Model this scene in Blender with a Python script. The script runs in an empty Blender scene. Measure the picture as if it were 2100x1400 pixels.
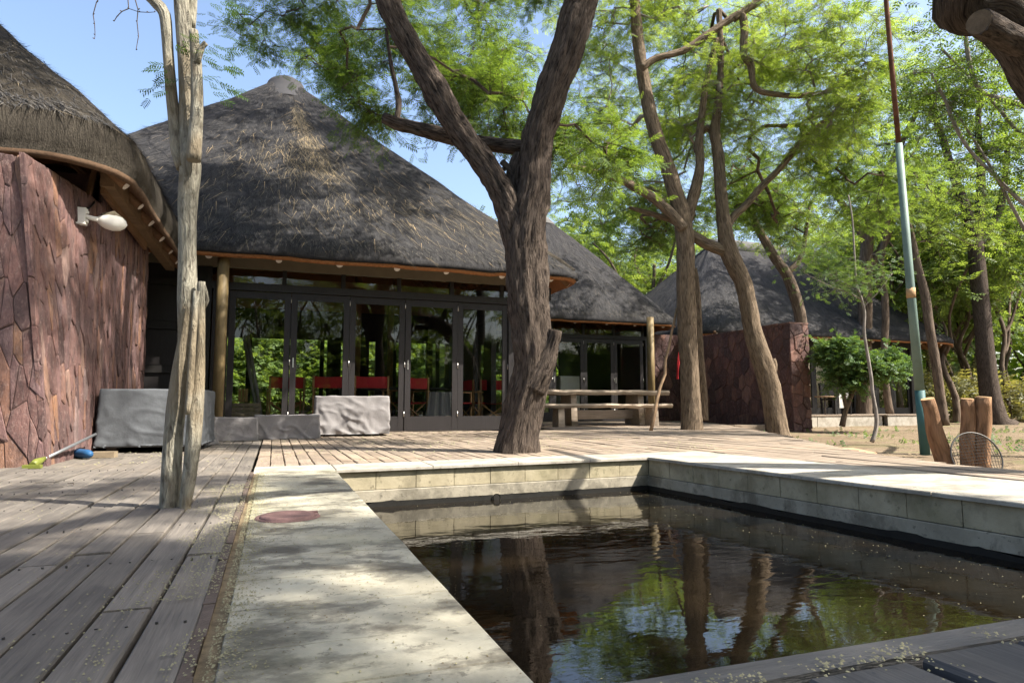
import bpy, bmesh, math, random
import numpy as np
from mathutils import Vector, Matrix, noise as mnoise

S = bpy.context.scene
COL = S.collection
R = random.Random(7)
PI = math.pi

# ------------------------------------------------------------------ camera
# World X runs along the lodge fronts, world Y along the deck boards.
YAW = math.radians(19.8)
CAMZ = 0.40
F_PX = 1350.0
PITCH = math.atan(130.0 / F_PX)
cam_d = bpy.data.cameras.new('camera')
cam = bpy.data.objects.new('camera', cam_d)
COL.objects.link(cam)
cam.location = (0, 0, CAMZ)
cam.rotation_euler = (PI / 2 + PITCH, 0, -YAW)
cam_d.sensor_width = 36.0
cam_d.lens = 36.0 * F_PX / 2100.0
cam_d.clip_start = 0.02
cam_d.clip_end = 2000
S.camera = cam

# ------------------------------------------------------------------ sky, sun, exposure
SUN_FROM = Vector((0.70, -0.52, 1.0)).normalized()
elev = math.asin(SUN_FROM.z)
azim = math.atan2(SUN_FROM.x, SUN_FROM.y)
W = bpy.data.worlds.new("World")
S.world = W
W.use_nodes = True
wn = W.node_tree
for n in list(wn.nodes): wn.nodes.remove(n)
sky = wn.nodes.new('ShaderNodeTexSky')
sky.sky_type = 'NISHITA'
sky.sun_disc = False
sky.sun_elevation = elev
sky.sun_rotation = azim
sky.air_density = 1.0
sky.dust_density = 3.0
sky.ozone_density = 1.0
bg = wn.nodes.new('ShaderNodeBackground')
bg.inputs['Strength'].default_value = 0.13
wo = wn.nodes.new('ShaderNodeOutputWorld')
wn.links.new(sky.outputs[0], bg.inputs[0])
wn.links.new(bg.outputs[0], wo.inputs[0])
sun_d = bpy.data.lights.new('sun', 'SUN')
sun_d.energy = 5.0
sun_d.angle = math.radians(0.53)
sun_d.color = (1.0, 0.95, 0.86)
sun = bpy.data.objects.new('sun', sun_d)
COL.objects.link(sun)
sun.rotation_euler = SUN_FROM.to_track_quat('Z', 'Y').to_euler()
sun.location = (20, -15, 30)
S.view_settings.view_transform = 'Standard'
S.view_settings.look = 'None'
S.view_settings.gamma = 1
S.view_settings.use_curve_mapping = False
S.view_settings.exposure = 1.42
S.cycles.max_bounces = 8
S.cycles.diffuse_bounces = 4
S.cycles.glossy_bounces = 4
S.cycles.transmission_bounces = 6
S.cycles.transparent_max_bounces = 16
S.cycles.use_denoising = True
S.cycles.sample_clamp_indirect = 6

# ------------------------------------------------------------------ pixel -> place helpers (used to read positions off the photograph)
CY, SY = math.cos(YAW), math.sin(YAW)
def ray(px, py):
    x = (px - 1050) / F_PX; y = (700 - py) / F_PX
    f = math.cos(PITCH) - y * math.sin(PITCH)
    u = math.sin(PITCH) + y * math.cos(PITCH)
    return x, f, u
def W3(px, py, d):
    x, f, u = ray(px, py)
    k = d / f
    X, Y, Z = x * k, d, CAMZ + u * k
    return Vector((X * CY + Y * SY, -X * SY + Y * CY, Z))
def G(px, py, z=0.0):
    x, f, u = ray(px, py)
    return W3(px, py, (z - CAMZ) / u * f)
def proj(p):
    X = p[0] * CY - p[1] * SY; Y = p[0] * SY + p[1] * CY; Z = p[2] - CAMZ
    f = Y * math.cos(PITCH) + Z * math.sin(PITCH); u = -Y * math.sin(PITCH) + Z * math.cos(PITCH)
    return 1050 + F_PX * X / f, 700 - F_PX * u / f

# ------------------------------------------------------------------ object helpers
def tag(o, label=None, cat=None, group=None, kind=None):
    if label: o['label'] = label
    if cat: o['category'] = cat
    if group: o['group'] = group
    if kind: o['kind'] = kind
    return o
def thing(name, loc, label, cat, group=None, rz=0.0):
    o = bpy.data.objects.new(name, None)
    COL.objects.link(o)
    o.location = loc; o.rotation_euler = (0, 0, rz)
    o.empty_display_size = 0.2
    return tag(o, label, cat, group)
def copy_tree(o, parent=None):
    c = o.copy(); COL.objects.link(c)
    if parent is not None: c.parent = parent
    for ch in list(o.children): copy_tree(ch, c)
    return c

class MB:
    """collects geometry in world (or local) coordinates and links it as ONE mesh object"""
    def __init__(s): s.v = []; s.f = []; s.m = []; s.uv = {}; s.smooth = []
    def face(s, ids, m=0, uv=None, sm=False):
        if uv: s.uv[len(s.f)] = uv
        s.f.append(tuple(ids)); s.m.append(m); s.smooth.append(sm)
    def box(s, a, b, m=0, jit=0):
        x0, y0, z0 = a; x1, y1, z1 = b
        n = len(s.v)
        for z in (z0, z1):
            for (x, y) in ((x0, y0), (x1, y0), (x1, y1), (x0, y1)):
                s.v.append((x + R.uniform(-jit, jit), y + R.uniform(-jit, jit), z + R.uniform(-jit, jit)))
        for q in ((3, 2, 1, 0), (4, 5, 6, 7), (0, 1, 5, 4), (1, 2, 6, 5), (2, 3, 7, 6), (3, 0, 4, 7)):
            s.face([n + i for i in q], m)
        return s
    def bar(s, p, q, w, h, up=(0, 0, 1), m=0):
        p = Vector(p); q = Vector(q); d = (q - p).normalized()
        sd = d.cross(Vector(up))
        if sd.length < 1e-4: sd = d.cross(Vector((1, 0, 0)))
        sd.normalize(); u2 = sd.cross(d).normalized()
        n = len(s.v)
        for c in (p, q):
            for a, b in ((-1, -1), (1, -1), (1, 1), (-1, 1)):
                s.v.append(tuple(c + sd * (a * w / 2) + u2 * (b * h / 2)))
        for qd in ((3, 2, 1, 0), (4, 5, 6, 7), (0, 1, 5, 4), (1, 2, 6, 5), (2, 3, 7, 6), (3, 0, 4, 7)):
            s.face([n + i for i in qd], m)
        return s
    def tube(s, pts, rad, sides=8, m=0, cap=True, bump=0.0, seed=0, capm=None, ridge=0.0):
        pts = [Vector(p) for p in pts]
        k = len(pts)
        if not isinstance(rad, (list, tuple, np.ndarray)): rad = [rad] * k
        n0 = len(s.v)
        ref = None; L = 0.0
        lens = []
        for i, p in enumerate(pts):
            d = (pts[min(i + 1, k - 1)] - pts[max(i - 1, 0)])
            d = d.normalized() if d.length > 1e-9 else Vector((0, 0, 1))
            if i: L += (p - pts[i - 1]).length
            lens.append(L)
            if ref is None:
                ref = d.orthogonal().normalized()
                if abs(d.z) > 0.5:
                    ref = (Vector((1, 0, 0)) - d * d.x).normalized()
            ref = (ref - d * ref.dot(d)).normalized()
            b = d.cross(ref)
            for j in range(sides):
                a = 2 * PI * j / sides
                r = rad[i]
                if bump:
                    c, sn = math.cos(a), math.sin(a)
                    q = Vector((c * 1.3 + seed * 3.1, sn * 1.3, L * 1.1 / max(rad[0], .02) * .12))
                    r *= 1 + bump * mnoise.noise(q * 1.0) + bump * .6 * mnoise.noise(Vector((c * 4 + seed, sn * 4, L * 2.2)))
                    r += bump * .09 * rad[i] * 2 * abs(mnoise.noise(Vector((c * 9, sn * 9 + seed, L * 3.5))))
                if ridge:
                    c, sn = math.cos(a), math.sin(a); q2 = mnoise.noise(Vector((c * 2 + seed, sn * 2, L * 1.6))) * 1.2
                    r += ridge * (abs(mnoise.noise(Vector((c * 7 + seed, sn * 7 + q2, L * 2.6)))) + .6 * abs(mnoise.noise(Vector((c * 16 + q2, sn * 16 + seed, L * 6.0)))) - .3)
                s.v.append(tuple(p + ref * (math.cos(a) * r) + b * (math.sin(a) * r)))
        for i in range(k - 1):
            for j in range(sides):
                j2 = (j + 1) % sides
                a = n0 + i * sides
                rr = max(rad[0], 0.01)
                u0 = 2 * PI * j / sides * rr; u1 = 2 * PI * (j + 1) / sides * rr
                s.face((a + j, a + j2, a + sides + j2, a + sides + j), m,
                       [(u0, lens[i]), (u1, lens[i]), (u1, lens[i + 1]), (u0, lens[i + 1])], sides >= 6)
        if cap:
            s.face([n0 + j for j in range(sides)][::-1], m if capm is None else capm)
            s.face([n0 + (k - 1) * sides + j for j in range(sides)], m if capm is None else capm)
        return s
    def lathe(s, c, prof, sides=16, m=0, axis='z'):
        n0 = len(s.v); c = Vector(c)
        for (r, h) in prof:
            for j in range(sides):
                a = 2 * PI * j / sides
                x, y = r * math.cos(a), r * math.sin(a)
                s.v.append(tuple(c + (Vector((x, y, h)) if axis == 'z' else Vector((x, h, y)) if axis == 'y' else Vector((h, x, y)))))
        for i in range(len(prof) - 1):
            for j in range(sides):
                j2 = (j + 1) % sides; a = n0 + i * sides
                s.face((a + j, a + j2, a + sides + j2, a + sides + j), m, None, True)
        return s
    def mesh(s, name, mats, off=(0, 0, 0)):
        me = bpy.data.meshes.new(name)
        o = Vector(off)
        me.from_pydata([(v[0] - o.x, v[1] - o.y, v[2] - o.z) for v in s.v], [], s.f)
        for mm in (mats if isinstance(mats, (list, tuple)) else [mats]): me.materials.append(mm)
        me.polygons.foreach_set('material_index', s.m)
        me.polygons.foreach_set('use_smooth', s.smooth)
        if s.uv:
            ul = me.uv_layers.new(name='UVMap')
            data = np.zeros((len(me.loops), 2), np.float32)
            for i, p in enumerate(me.polygons):
                if i in s.uv:
                    for t, li in enumerate(range(p.loop_start, p.loop_start + p.loop_total)):
                        data[li] = s.uv[i][t]
            ul.data.foreach_set('uv', data.ravel())
        me.update()
        return me
    def build(s, name, mats, parent=None, origin=None, local=False):
        """world-space geometry unless local=True; the parent chain is unrotated Empties / meshes"""
        off = Vector((0, 0, 0)); loc = Vector((0, 0, 0))
        if parent is not None and not local:
            off = world_loc(parent)
        elif origin is not None:
            off = Vector(origin); loc = Vector(origin)
        me = s.mesh(name, mats, off)
        o = bpy.data.objects.new(name, me)
        COL.objects.link(o)
        if parent is not None: o.parent = parent
        o.location = loc
        return o
def world_loc(o):
    l = Vector(o.location)
    while o.parent is not None:
        o = o.parent; l = l + Vector(o.location)
    return l
def np_mesh(name, verts, faces, mat, parent=None, n=4, extra_mats=None, matidx=None):
    """fast mesh from numpy arrays: faces (M, n)"""
    me = bpy.data.meshes.new(name)
    verts = np.ascontiguousarray(verts, np.float32)
    if parent is not None:
        verts = verts - np.array(world_loc(parent), np.float32)
    faces = np.ascontiguousarray(faces, np.int32)
    me.vertices.add(len(verts)); me.vertices.foreach_set('co', verts.ravel())
    me.loops.add(faces.size); me.loops.foreach_set('vertex_index', faces.ravel())
    me.polygons.add(len(faces))
    me.polygons.foreach_set('loop_start', np.arange(0, faces.size, n, dtype=np.int32))
    me.update(calc_edges=True)
    me.materials.append(mat)
    for m in extra_mats or []: me.materials.append(m)
    if matidx is not None: me.polygons.foreach_set('material_index', matidx)
    o = bpy.data.objects.new(name, me)
    COL.objects.link(o)
    if parent is not None: o.parent = parent
    return o
# ------------------------------------------------------------------ materials
class NT:
    def __init__(s, name):
        s.m = bpy.data.materials.new(name); s.m.use_nodes = True
        s.t = s.m.node_tree
        for n in list(s.t.nodes): s.t.nodes.remove(n)
        s.out = s.n('ShaderNodeOutputMaterial')
    def n(s, typ, props=None, **ins):
        nd = s.t.nodes.new(typ)
        for k, v in (props or {}).items(): setattr(nd, k, v)
        for k, v in ins.items(): s.set(nd, k.replace('_', ' '), v)
        return nd
    def set(s, nd, key, v):
        if isinstance(key, str) and key.isdigit(): key = int(key)
        i = nd.inputs[key]
        if isinstance(v, bpy.types.NodeSocket): s.t.links.new(v, i)
        elif isinstance(v, bpy.types.Node): s.t.links.new(v.outputs[0], i)
        else: i.default_value = v
    def ramp(s, fac, stops, interp='LINEAR'):
        nd = s.n('ShaderNodeValToRGB'); cr = nd.color_ramp; cr.interpolation = interp
        while len(cr.elements) < len(stops): cr.elements.new(0.5)
        for e, (p, c) in zip(cr.elements, stops):
            e.position = p
            e.color = (c[0], c[1], c[2], 1) if isinstance(c, (tuple, list)) else (c, c, c, 1)
        s.set(nd, 'Fac', fac)
        return nd.outputs[0]
    def noise(s, vec, scale, detail=4, rough=.55, dist=0.0):
        nd = s.n('ShaderNodeTexNoise')
        s.set(nd, 'Scale', scale); s.set(nd, 'Detail', detail); s.set(nd, 'Roughness', rough); s.set(nd, 'Distortion', dist)
        if vec is not None: s.set(nd, 'Vector', vec)
        return nd.outputs['Fac']
    def mapv(s, vec, scale=(1, 1, 1), loc=(0, 0, 0)):
        nd = s.n('ShaderNodeMapping'); s.set(nd, 'Vector', vec); s.set(nd, 'Scale', scale); s.set(nd, 'Location', loc)
        return nd.outputs[0]
    def addv(s, a, b):
        nd = s.n('ShaderNodeVectorMath', {'operation': 'ADD'}); s.set(nd, 0, a); s.set(nd, 1, b); return nd.outputs[0]
    def math(s, op, a, b=0.0):
        nd = s.n('ShaderNodeMath', {'operation': op}); s.set(nd, 0, a); s.set(nd, 1, b); return nd.outputs[0]
    def mix(s, fac, a, b, mode='MIX'):
        nd = s.n('ShaderNodeMix', {'data_type': 'RGBA', 'blend_type': mode})
        s.set(nd, 0, fac)
        for idx, v in ((6, a), (7, b)):
            if isinstance(v, (tuple, list)): v = (v[0], v[1], v[2], 1)
            s.set(nd, idx, v)
        return nd.outputs[2]
    def bump(s, h, strength=.5, dist=.02):
        nd = s.n('ShaderNodeBump'); s.set(nd, 'Height', h); s.set(nd, 'Strength', strength); s.set(nd, 'Distance', dist)
        return nd.outputs[0]
    def pos(s): return s.n('ShaderNodeNewGeometry').outputs['Position']
    def island(s): return s.n('ShaderNodeNewGeometry').outputs['Random Per Island']
    def uv(s): return s.n('ShaderNodeTexCoord').outputs['UV']
    def objrand(s): return s.n('ShaderNodeObjectInfo').outputs['Random']
    def bsdf(s, color, rough=.8, normal=None, spec=.3, metal=0.0):
        b = s.n('ShaderNodeBsdfPrincipled')
        s.set(b, 'Base Color', (color[0], color[1], color[2], 1) if isinstance(color, (tuple, list)) else color)
        s.set(b, 'Roughness', rough); s.set(b, 'Specular IOR Level', spec); s.set(b, 'Metallic', metal)
        if normal is not None: s.set(b, 'Normal', normal)
        s.t.links.new(b.outputs[0], s.out.inputs[0])
        return b
    def both_rand(s):
        return s.math('FRACT', s.math('ADD', s.objrand(), s.island()))

def simple(name, c, rough=.7, var=.25, scale=6.0, bump=.15, metal=0.0, spec=.3, stretch=(1, 1, 1)):
    t = NT(name)
    p = t.mapv(t.pos(), stretch)
    f = t.noise(p, scale, 5, .6)
    f2 = t.noise(p, scale * 9, 3, .6)
    lo = tuple(x * (1 - var) for x in c); hi = tuple(min(1, x * (1 + var)) for x in c)
    col = t.ramp(t.math('ADD', t.math('MULTIPLY', f, .7), t.math('MULTIPLY', f2, .3)), [(.3, lo), (.7, hi)])
    t.bsdf(col, rough, t.bump(f2, bump, .01) if bump else None, spec, metal)
    return t.m

def bark(name, dark, light, patch=None, ridge=(34, 7), bumpd=.03, strength=.9):
    t = NT(name)
    uv = t.uv()
    n1 = t.noise(t.mapv(uv, (ridge[0], ridge[1], 1)), 1.0, 5, .62, .6)
    n2 = t.noise(t.mapv(uv, (ridge[0] * .3, ridge[1] * .4, 1), (3, 5, 0)), 1.0, 3, .6)
    n3 = t.noise(t.pos(), 3.0, 3, .5)
    h = t.math('ADD', t.math('MULTIPLY', n1, .75), t.math('MULTIPLY', n2, .35))
    col = t.ramp(h, [(.40, dark), (.52, tuple(.55 * a + .45 * b for a, b in zip(dark, light))), (.70, light)])
    if patch:
        col = t.mix(t.ramp(n3, [(.48, 0.0), (.6, .85)]), col, patch)
    t.bsdf(col, .95, t.bump(h, strength, bumpd), .12)
    return t.m

def leaf(name, c1, c2, trans=.45, c3=None):
    t = NT(name)
    rnd = t.island()
    big = t.noise(t.pos(), .55, 2, .5)
    f = t.math('ADD', t.math('MULTIPLY', rnd, .55), t.math('MULTIPLY', big, .5))
    col = t.ramp(f, [(.2, c1), (.75, c2)] + ([(.97, c3)] if c3 else []))
    b = t.n('ShaderNodeBsdfPrincipled')
    t.set(b, 'Base Color', col); t.set(b, 'Roughness', .5); t.set(b, 'Specular IOR Level', .25)
    tr = t.n('ShaderNodeBsdfTranslucent')
    tc = t.mix(1.0, col, (1.7, 1.55, .55), 'MULTIPLY')
    t.set(tr, 'Color', tc)
    mx = t.n('ShaderNodeMixShader'); t.set(mx, 0, trans)
    t.t.links.new(b.outputs[0], mx.inputs[1]); t.t.links.new(tr.outputs[0], mx.inputs[2])
    t.t.links.new(mx.outputs[0], t.out.inputs[0])
    return t.m

def planks_mat(name, lo, hi, grain=(55, 2.2, 20)):
    t = NT(name)
    rnd = t.both_rand()
    p = t.addv(t.pos(), t.n('ShaderNodeCombineXYZ', None, X=t.math('MULTIPLY', rnd, 7.0), Y=t.math('MULTIPLY', rnd, 31.0)).outputs[0])
    g = t.noise(t.mapv(p, grain), 1.0, 6, .65, .4)
    s2 = t.noise(p, 3.2, 4, .6)
    fine = t.noise(t.mapv(p, (260, 9, 60)), 1.0, 3, .6)
    f = t.math('ADD', t.math('ADD', t.math('MULTIPLY', g, .42), t.math('MULTIPLY', s2, .38)), t.math('MULTIPLY', fine, .2))
    col = t.ramp(f, [(.32, lo), (.66, hi)])
    col = t.mix(t.ramp(rnd, [(0, .42), (.5, .05), (1, .0)]), col, (lo[0] * .62, lo[1] * .6, lo[2] * .6))
    col = t.mix(t.ramp(t.noise(t.pos(), 1.1, 3, .5), [(.5, 0.0), (.72, .5)]), col, (hi[0] * 1.05, hi[1] * .98, hi[2] * .88))
    hgt = t.math('ADD', t.math('MULTIPLY', g, .6), t.math('MULTIPLY', fine, .5))
    t.bsdf(col, t.ramp(s2, [(.35, .62), (.7, .88)]), t.bump(hgt, .35, .006), .3)
    return t.m

def thatch_mat(name, dark, light, straw, amount=.25):
    t = NT(name)
    uv = t.uv()
    n1 = t.noise(t.mapv(uv, (70, 9, 1)), 1.0, 5, .7, .3)
    n2 = t.noise(t.mapv(uv, (7, 3, 1)), 1.0, 5, .65)
    n3 = t.noise(t.mapv(uv, (1.3, .7, 1)), 1.0, 4, .6)
    n4 = t.noise(t.mapv(uv, (160, 45, 1)), 1.0, 3, .7)
    f = t.math('ADD', t.math('ADD', t.math('MULTIPLY', n1, .4), t.math('MULTIPLY', n4, .3)), t.math('MULTIPLY', n2, .4))
    col = t.ramp(f, [(.36, dark), (.74, light)])
    col = t.mix(t.ramp(n3, [(.5, 0.0), (.75, amount)]), col, straw)
    h = t.math('ADD', t.math('ADD', t.math('MULTIPLY', n1, .5), t.math('MULTIPLY', n4, .45)), t.math('MULTIPLY', n2, .8))
    t.bsdf(col, .95, t.bump(h, 1.0, .07), .1)
    return t.m

def stone_mat(name, stops, scale=14.0):
    t = NT(name)
    rnd = t.both_rand()
    p = t.pos()
    n1 = t.noise(t.mapv(p, (1, 1, .4)), scale, 6, .7)
    n2 = t.noise(p, 2.2, 4, .6)
    base = t.ramp(rnd, stops)
    n3 = t.noise(t.mapv(p, (1, 1, .5)), scale * 4, 4, .7)
    col = t.mix(t.ramp(n1, [(.36, .8), (.56, 0.0)]), base, (.07, .045, .042))
    col = t.mix(t.ramp(n3, [(.52, 0.0), (.66, .45)]), col, (.27, .19, .165))
    col = t.mix(t.ramp(n1, [(.58, 0.0), (.8, .55)]), col, (.30, .17, .13))
    col = t.mix(t.ramp(n2, [(.52, 0.0), (.75, .55)]), col, (.10, .075, .075))
    t.bsdf(col, .85, t.bump(t.noise(t.mapv(p, (1, 1, .45)), scale * 2.2, 8, .7), .8, .02), .25)
    return t.m

def concrete_mat(name, a, b, stain, stain_amt=.8, moss=None):
    t = NT(name)
    p = t.pos()
    n1 = t.noise(p, 5.0, 7, .65, .3)
    n2 = t.noise(t.mapv(p, (1.0, 1.35, 1.0), (4, 2, 0)), 3.6, 8, .70, .15)
    n3 = t.noise(p, 90.0, 3, .6)
    n4 = t.noise(p, 28.0, 4, .7)
    col = t.ramp(n1, [(.3, a), (.68, b)])
    col = t.mix(t.ramp(n2, [(.50, 0.0), (.55, stain_amt * .55), (.63, stain_amt)]), col, stain)
    col = t.mix(t.ramp(n4, [(.60, 0.0), (.66, .55)]), col, (stain[0] * .7, stain[1] * .7, stain[2] * .65))
    if moss: col = t.mix(t.ramp(t.noise(p, 1.4, 4, .6), [(.52, 0.0), (.7, .6)]), col, moss)
    ro = t.ramp(n2, [(.44, .85), (.72, .42)])
    t.bsdf(col, ro, t.bump(t.math('ADD', t.math('MULTIPLY', n3, .4), n4), .35, .006), .35)
    return t.m

M = {}
M['deck'] = planks_mat('shaded_weathered_deck_wood', (.055, .050, .045), (.245, .212, .176))  # darker copy of the boards; shade over the left deck in its colour
M['deck_far'] = planks_mat('sunlit_deck_wood', (.145, .112, .083), (.37, .295, .225))  # paler copy of the same boards, sunlight put into the colour
M['platform'] = planks_mat('shaded_weathered_wood', (.034, .034, .036), (.095, .092, .092))  # weathered step boards, darkened so the colour carries their shade
M['joist'] = simple('joist_wood', (.07, .055, .045), .9)
M['slab'] = concrete_mat('stained_concrete', (.245, .222, .165), (.445, .41, .315), (.085, .073, .055), .92, (.19, .185, .115))
M['coping'] = concrete_mat('pale_coping_concrete', (.29, .26, .21), (.42, .385, .325), (.16, .135, .10), .55)
M['block'] = concrete_mat('pool_wall_block', (.27, .23, .145), (.42, .36, .245), (.16, .135, .085), .6, (.17, .155, .07))  # olive moss, deepened to put the right wall's shade into the colour
M['band'] = concrete_mat('pool_wall_band', (.21, .185, .135), (.36, .32, .245), (.10, .088, .065), .75)
M['slime'] = simple('waterline_slime', (.012, .011, .009), .6, .4, 20)
M['floor'] = simple('interior_floor', (.10, .075, .055), .5, .2, 3)
M['sand'] = None
M['thatch'] = thatch_mat('grey_thatch', (.013, .0135, .017), (.106, .102, .103), (.16, .138, .11), .2)
M['thatch_b'] = thatch_mat('brown_thatch', (.016, .014, .012), (.118, .100, .078), (.16, .125, .08), .25)
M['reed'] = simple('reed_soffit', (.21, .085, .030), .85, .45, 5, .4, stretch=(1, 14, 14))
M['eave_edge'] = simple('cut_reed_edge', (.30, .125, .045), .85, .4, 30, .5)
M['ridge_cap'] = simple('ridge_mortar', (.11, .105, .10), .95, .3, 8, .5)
M['reed_dark'] = simple('shaded_reed_soffit', (.10, .052, .028), .9, .45, 5, .4, stretch=(1, 14, 14))  # darker reed copy: shade under the near eave painted in
M['edge_dark'] = simple('shaded_reed_edge', (.105, .062, .036), .9, .4, 30, .5)  # cut reed edge with the near eave's shade mixed into its colour
M['aged_cut'] = simple('aged_cut_wood', (.15, .105, .065), .9, .45, 22, .6)
M['pole_gold'] = simple('varnished_pole', (.19, .135, .062), .55, .35, 6, .2, stretch=(6, 6, .8))
M['pole'] = simple('rafter_pole', (.16, .085, .04), .7, .35, 6, .2)
M['pole_end'] = simple('pale_pole_end', (.68, .62, .55), .8, .25, 60, .3)
M['lath'] = simple('split_lath', (.17, .11, .06), .8, .35, 10, .3)
M['frame'] = simple('black_stained_timber', (.020, .018, .017), .5, .3, 4, .12, stretch=(20, 20, 1))
M['frame_b'] = simple('dark_door_timber', (.024, .021, .021), .45, .3, 4, .12, stretch=(20, 20, 1))  # slightly lighter copy of the frame timber
M['beige'] = simple('beige_board', (.16, .135, .09), .8, .15, 4)
M['metal'] = simple('brushed_steel', (.62, .60, .56), .35, .15, 30, .05, 1.0)
M['white'] = simple('white_plastic', (.72, .70, .64), .45, .08, 12, .03)
M['stone'] = stone_mat('red_brown_stone', [(0, (.070, .042, .040)), (.2, (.125, .068, .060)), (.4, (.175, .095, .082)), (.6, (.150, .090, .088)), (.8, (.205, .108, .078)), (.92, (.25, .13, .072)), (1, (.23, .165, .155))])
M['mortar'] = simple('dark_mortar', (.125, .080, .069), .95, .3, 10, .4)
M['stone_far'] = stone_mat('purple_brown_stone', [(0, (.07, .04, .038)), (.4, (.13, .065, .055)), (.8, (.19, .095, .07)), (1, (.24, .13, .10))], 9)
M['mortar_far'] = simple('brown_mortar', (.09, .05, .042), .95, .3, 6, .4)
M['canvas'] = simple('grey_canvas', (.225, .21, .205), .85, .12, 5, .2)
M['canvas_dark'] = simple('slate_canvas', (.105, .112, .12), .8, .2, 4, .25)
M['red'] = simple('red_canvas', (.42, .02, .025), .75, .2, 5, .1)
M['teak'] = simple('pale_teak', (.34, .19, .075), .55, .25, 9, .1)
M['crate'] = simple('crate_slat_wood', (.24, .185, .12), .8, .25, 9, .1)
M['plank_table'] = simple('weathered_slab_wood', (.36, .29, .22), .85, .35, 5, .5, stretch=(.7, 6, 6))
M['log'] = bark('stump_bark', (.10, .055, .032), (.34, .20, .115), None, (30, 5), .03)
M['log_end'] = simple('cut_log_end', (.42, .27, .14), .85, .25, 30, .4)
M['stick'] = simple('barked_stick', (.26, .17, .10), .85, .35, 12, .4)
M['green_paint'] = simple('faded_green_paint', (.15, .215, .185), .5, .3, 5, .1)
M['teal_paint'] = simple('teal_paint', (.04, .115, .115), .5, .25, 6, .1)
M['rust'] = simple('rust', (.13, .055, .03), .9, .5, 14, .3)
M['net'] = simple('black_net', (.05, .045, .04), .7, .3, 20)
M['iron'] = simple('dull_iron', (.09, .085, .08), .5, .3, 20, .1, .6)
M['manhole'] = simple('red_oxide_iron', (.125, .072, .066), .8, .35, 20, .3)
M['blue'] = simple('blue_foam', (.02, .085, .20), .5, .1, 8, .02)
M['yellow'] = simple('yellow_plastic', (.15, .165, .03), .5, .2, 12, .05)
M['aluminium'] = simple('grey_alu_pole', (.30, .31, .32), .4, .1, 12, .02, .7)
M['bark_dark'] = bark('dark_fissured_bark', (.015, .011, .009), (.140, .108, .086), None, (58, 11), .05, 1.0)
M['bark_pale'] = bark('pale_flaking_bark', (.085, .072, .055), (.40, .37, .29), (.24, .19, .125), (75, 17), .025, 1.0)
M['bark_tan'] = bark('tan_bark', (.055, .040, .028), (.28, .21, .145), None, (52, 8), .04, 1.0)
M['bark_far'] = bark('woodland_bark', (.045, .033, .025), (.18, .135, .10), None, (20, 4), .03, .8)
M['bark_grey'] = bark('grey_twig_bark', (.13, .11, .095), (.34, .30, .27), None, (24, 6), .01, .5)
M['dead_wood'] = bark('silvered_dead_wood', (.08, .072, .06), (.34, .31, .26), (.20, .17, .13), (44, 4), .02, 1.0)
M['cut_red'] = simple('fresh_cut_wood', (.26, .10, .045), .8, .35, 30, .3)
M['leaf'] = leaf('feathery_leaf', (.055, .106, .028), (.138, .212, .062), .55, (.19, .26, .085))
M['leaf_dark'] = leaf('dark_leaf', (.022, .050, .012), (.052, .100, .022), .38)  # darker green for the sparse sprays of the split trunk
M['leaf_lime'] = leaf('lime_leaf', (.112, .182, .050), (.212, .285, .098), .6, (.27, .33, .13))
M['leaf_far'] = leaf('woodland_leaf', (.080, .136, .040), (.172, .242, .084), .55, (.24, .29, .12))
M['leaf_bush'] = leaf('bush_leaf', (.050, .105, .036), (.12, .195, .075), .4)
M['dry'] = leaf('dry_brush', (.14, .145, .070), (.27, .265, .14), .35, (.18, .26, .09))
M['blossom'] = simple('fallen_blossom', (.25, .228, .135), .9, .35, 40, 0)
M['litter'] = simple('leaf_litter', (.16, .12, .07), .95, .5, 40, 0)
M['straw'] = None
t = NT('loose_straw'); t.bsdf(t.ramp(t.island(), [(0, (.07, .062, .05)), (.6, (.19, .155, .105)), (1, (.38, .28, .16))]), .9, None, .2); M['straw'] = t.m
t = NT('grey_straw'); t.bsdf(t.ramp(t.island(), [(0, (.020, .020, .022)), (.7, (.070, .067, .065)), (1, (.15, .132, .112))]), .95, None, .1); M['straw_grey'] = t.m

def flaking_paint(name, paint, rust, lo, hi):
    t = NT(name); p = t.pos()
    n = t.noise(t.mapv(p, (1, 1, .35)), 16.0, 6, .7); n2 = t.noise(p, 3.0, 4, .6)
    col = t.ramp(n2, [(.3, tuple(x * .78 for x in paint)), (.7, tuple(x * 1.15 for x in paint))])
    col = t.mix(t.ramp(t.math('ADD', t.math('MULTIPLY', n, .7), t.math('MULTIPLY', n2, .3)), [(lo, 0.0), (hi, 1.0)]), col, rust)
    t.bsdf(col, .6, t.bump(n, .3, .006), .35)
    return t.m
M['green_paint'] = flaking_paint('flaking_green_paint', (.15, .215, .185), (.13, .085, .055), .60, .66)
M['teal_paint'] = flaking_paint('flaking_teal_paint', (.04, .115, .115), (.10, .06, .04), .60, .68)
def sand_mat():
    t = NT('sandy_ground'); p = t.pos()
    n1 = t.noise(p, .55, 6, .65); n2 = t.noise(p, 6.0, 6, .7); n3 = t.noise(p, 50.0, 4, .7)
    col = t.ramp(n1, [(.3, (.135, .098, .063)), (.7, (.245, .185, .125))])
    col = t.mix(t.ramp(n2, [(.48, 0.0), (.68, .7)]), col, (.095, .070, .045))
    col = t.mix(t.ramp(t.noise(p, 1.3, 5, .7), [(.54, 0.0), (.66, .55)]), col, (.14, .15, .06))
    t.bsdf(col, .95, t.bump(t.math('ADD', n2, t.math('MULTIPLY', n3, .6)), .6, .04), .1)
    return t.m
M['sand'] = sand_mat()
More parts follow.
